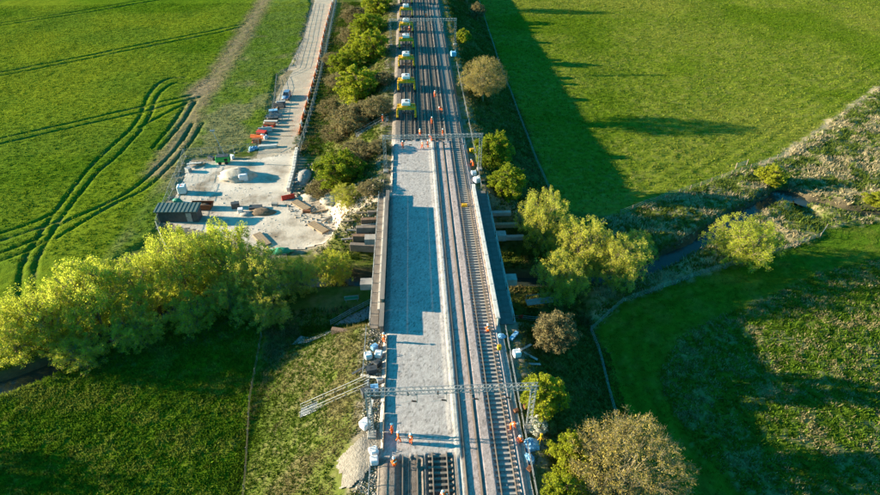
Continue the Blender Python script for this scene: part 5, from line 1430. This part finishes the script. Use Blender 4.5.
stones('loose_ballast', 'spilled ballast along the left edge of the line', 2600, np.array([(-10.3, 30), (-8.1, 30), (-8.1, 57), (-10.3, 57)]), .05, .2, M_STONE, .02)
# small things lying about in the yard
for k, (px, py, d, m_, nm, lb, cat) in enumerate([
    (189, 172, (1.2, .9, .9), M_GALV, 'site_box', 'small grey box behind the white cube tank', 'box'),
    (212, 160, (1.6, .8, .7), M_DSTEEL, 'site_box', 'dark box left of the green generator', 'box'),
    (232, 159, (1.0, .9, .8), M_WHITE, 'site_box', 'small white box right of the green generator', 'box'),
    (236, 208, (1.5, 1.0, 1.1), M_DSTEEL, 'site_box', 'dark box right of the rusty skip', 'box'),
    (241, 213, (.9, .9, .9), M_BAGW, 'site_box', 'pale box by the willow tops in the yard', 'box'),
    (256, 209, (2.4, 1.2, .5), M_DSTEEL, 'site_box', 'low dark box in front of the brown soil heap', 'box'),
    (275, 206, (1.2, .7, .6), M_CONC, 'site_box', 'grey block in the middle of the yard front', 'box'),
    (307, 213, (1.5, .6, .5), M_RUST, 'site_box', 'rusty box near the right end of the yard', 'box'),
    (171, 213, (1.0, .8, .8), M_BLUE, 'site_box', 'small blue box in the shade by the left yard fence', 'box')]):
    p = gp(px, py); t = thing(nm, lb, cat, (p.x, p.y, p.z+.08), random.uniform(-.6, .6), 'boxes in the yard')
    link('case', MB().box((0, 0, d[2]/2), d).mesh('case', m_, False, .04), t); link('lid', MB().box((0, 0, d[2]+.03), (d[0]*1.05, d[1]*1.05, .06)).mesh('lid', m_, False, .01), t)
# planks and beams dumped between the yard and the bridge
for k, (px, py, L, rz) in enumerate([(322, 212, 4.5, .3), (330, 218, 5.0, .9), (352, 222, 4.0, .2), (360, 232, 4.5, -.1), (366, 214, 3.5, .1), (356, 240, 5.0, .15), (345, 215, 3.0, 1.2), (370, 226, 3.0, .0)]):
    p = gp(px, py)
    o = MB().box((0, 0, .14), (L, .34, .24), ry=random.uniform(-.08, .08)).build('loose_timber', M_TIMB if k % 2 == 0 else M_CONC, None, False, .015, (p.x, p.y, p.z+.1), rz)
    tag(o, ['brown beam dumped nearest the timber mats', 'grey beam dumped beside the yard end', 'upper brown beam', 'grey beam', 'brown beam', 'grey beam', 'brown beam', 'grey beam'][k] + [' by the grey timber mat', ' below the pale earth heap', ' on the slope left of the far girder end', ' low on the slope left of the girder', ' beside the far girder end', ' lowest on the slope left of the girder', ' standing up the slope by the olive shrub', ' against the left edge of the bridge walkway'][k], 'beam', 'beams dumped by the bridge end')

# ------------------------------------------------------------------ low boards added to cast a strip of shade along the left edge
for lb, y0, y1, hh in (('low timber boards added to shade the near left edge of the grey strip', 38.0, 55.6, .42), ('low timber boards added to shade the far left edge of the grey strip', 92.0, 111.5, .36)):
    t = thing('edge_boards', lb, 'boards', (-7.62 if y0 < 60 else -7.95, y0, 7.7), 0, 'boards along the grey strip')
    n = int((y1-y0)/2.4); bm_ = MB().box((0, 0, 0), (.07, (y1-y0)/n*.97, hh)).mesh('board', M_TIMB); pk = MB().box((0, 0, 0), (.08, .08, hh+.3)).mesh('peg', M_WOOD)
    for k in range(n):
        o = link('board', bm_, t, (random.uniform(-.03, .03), (k+.5)*(y1-y0)/n, hh/2+random.uniform(-.04, .03)), random.uniform(-.01, .01)); o.rotation_euler.x = random.uniform(-.012, .012)
        link('peg', pk, t, (-.09, (k+.5)*(y1-y0)/n, hh/2))
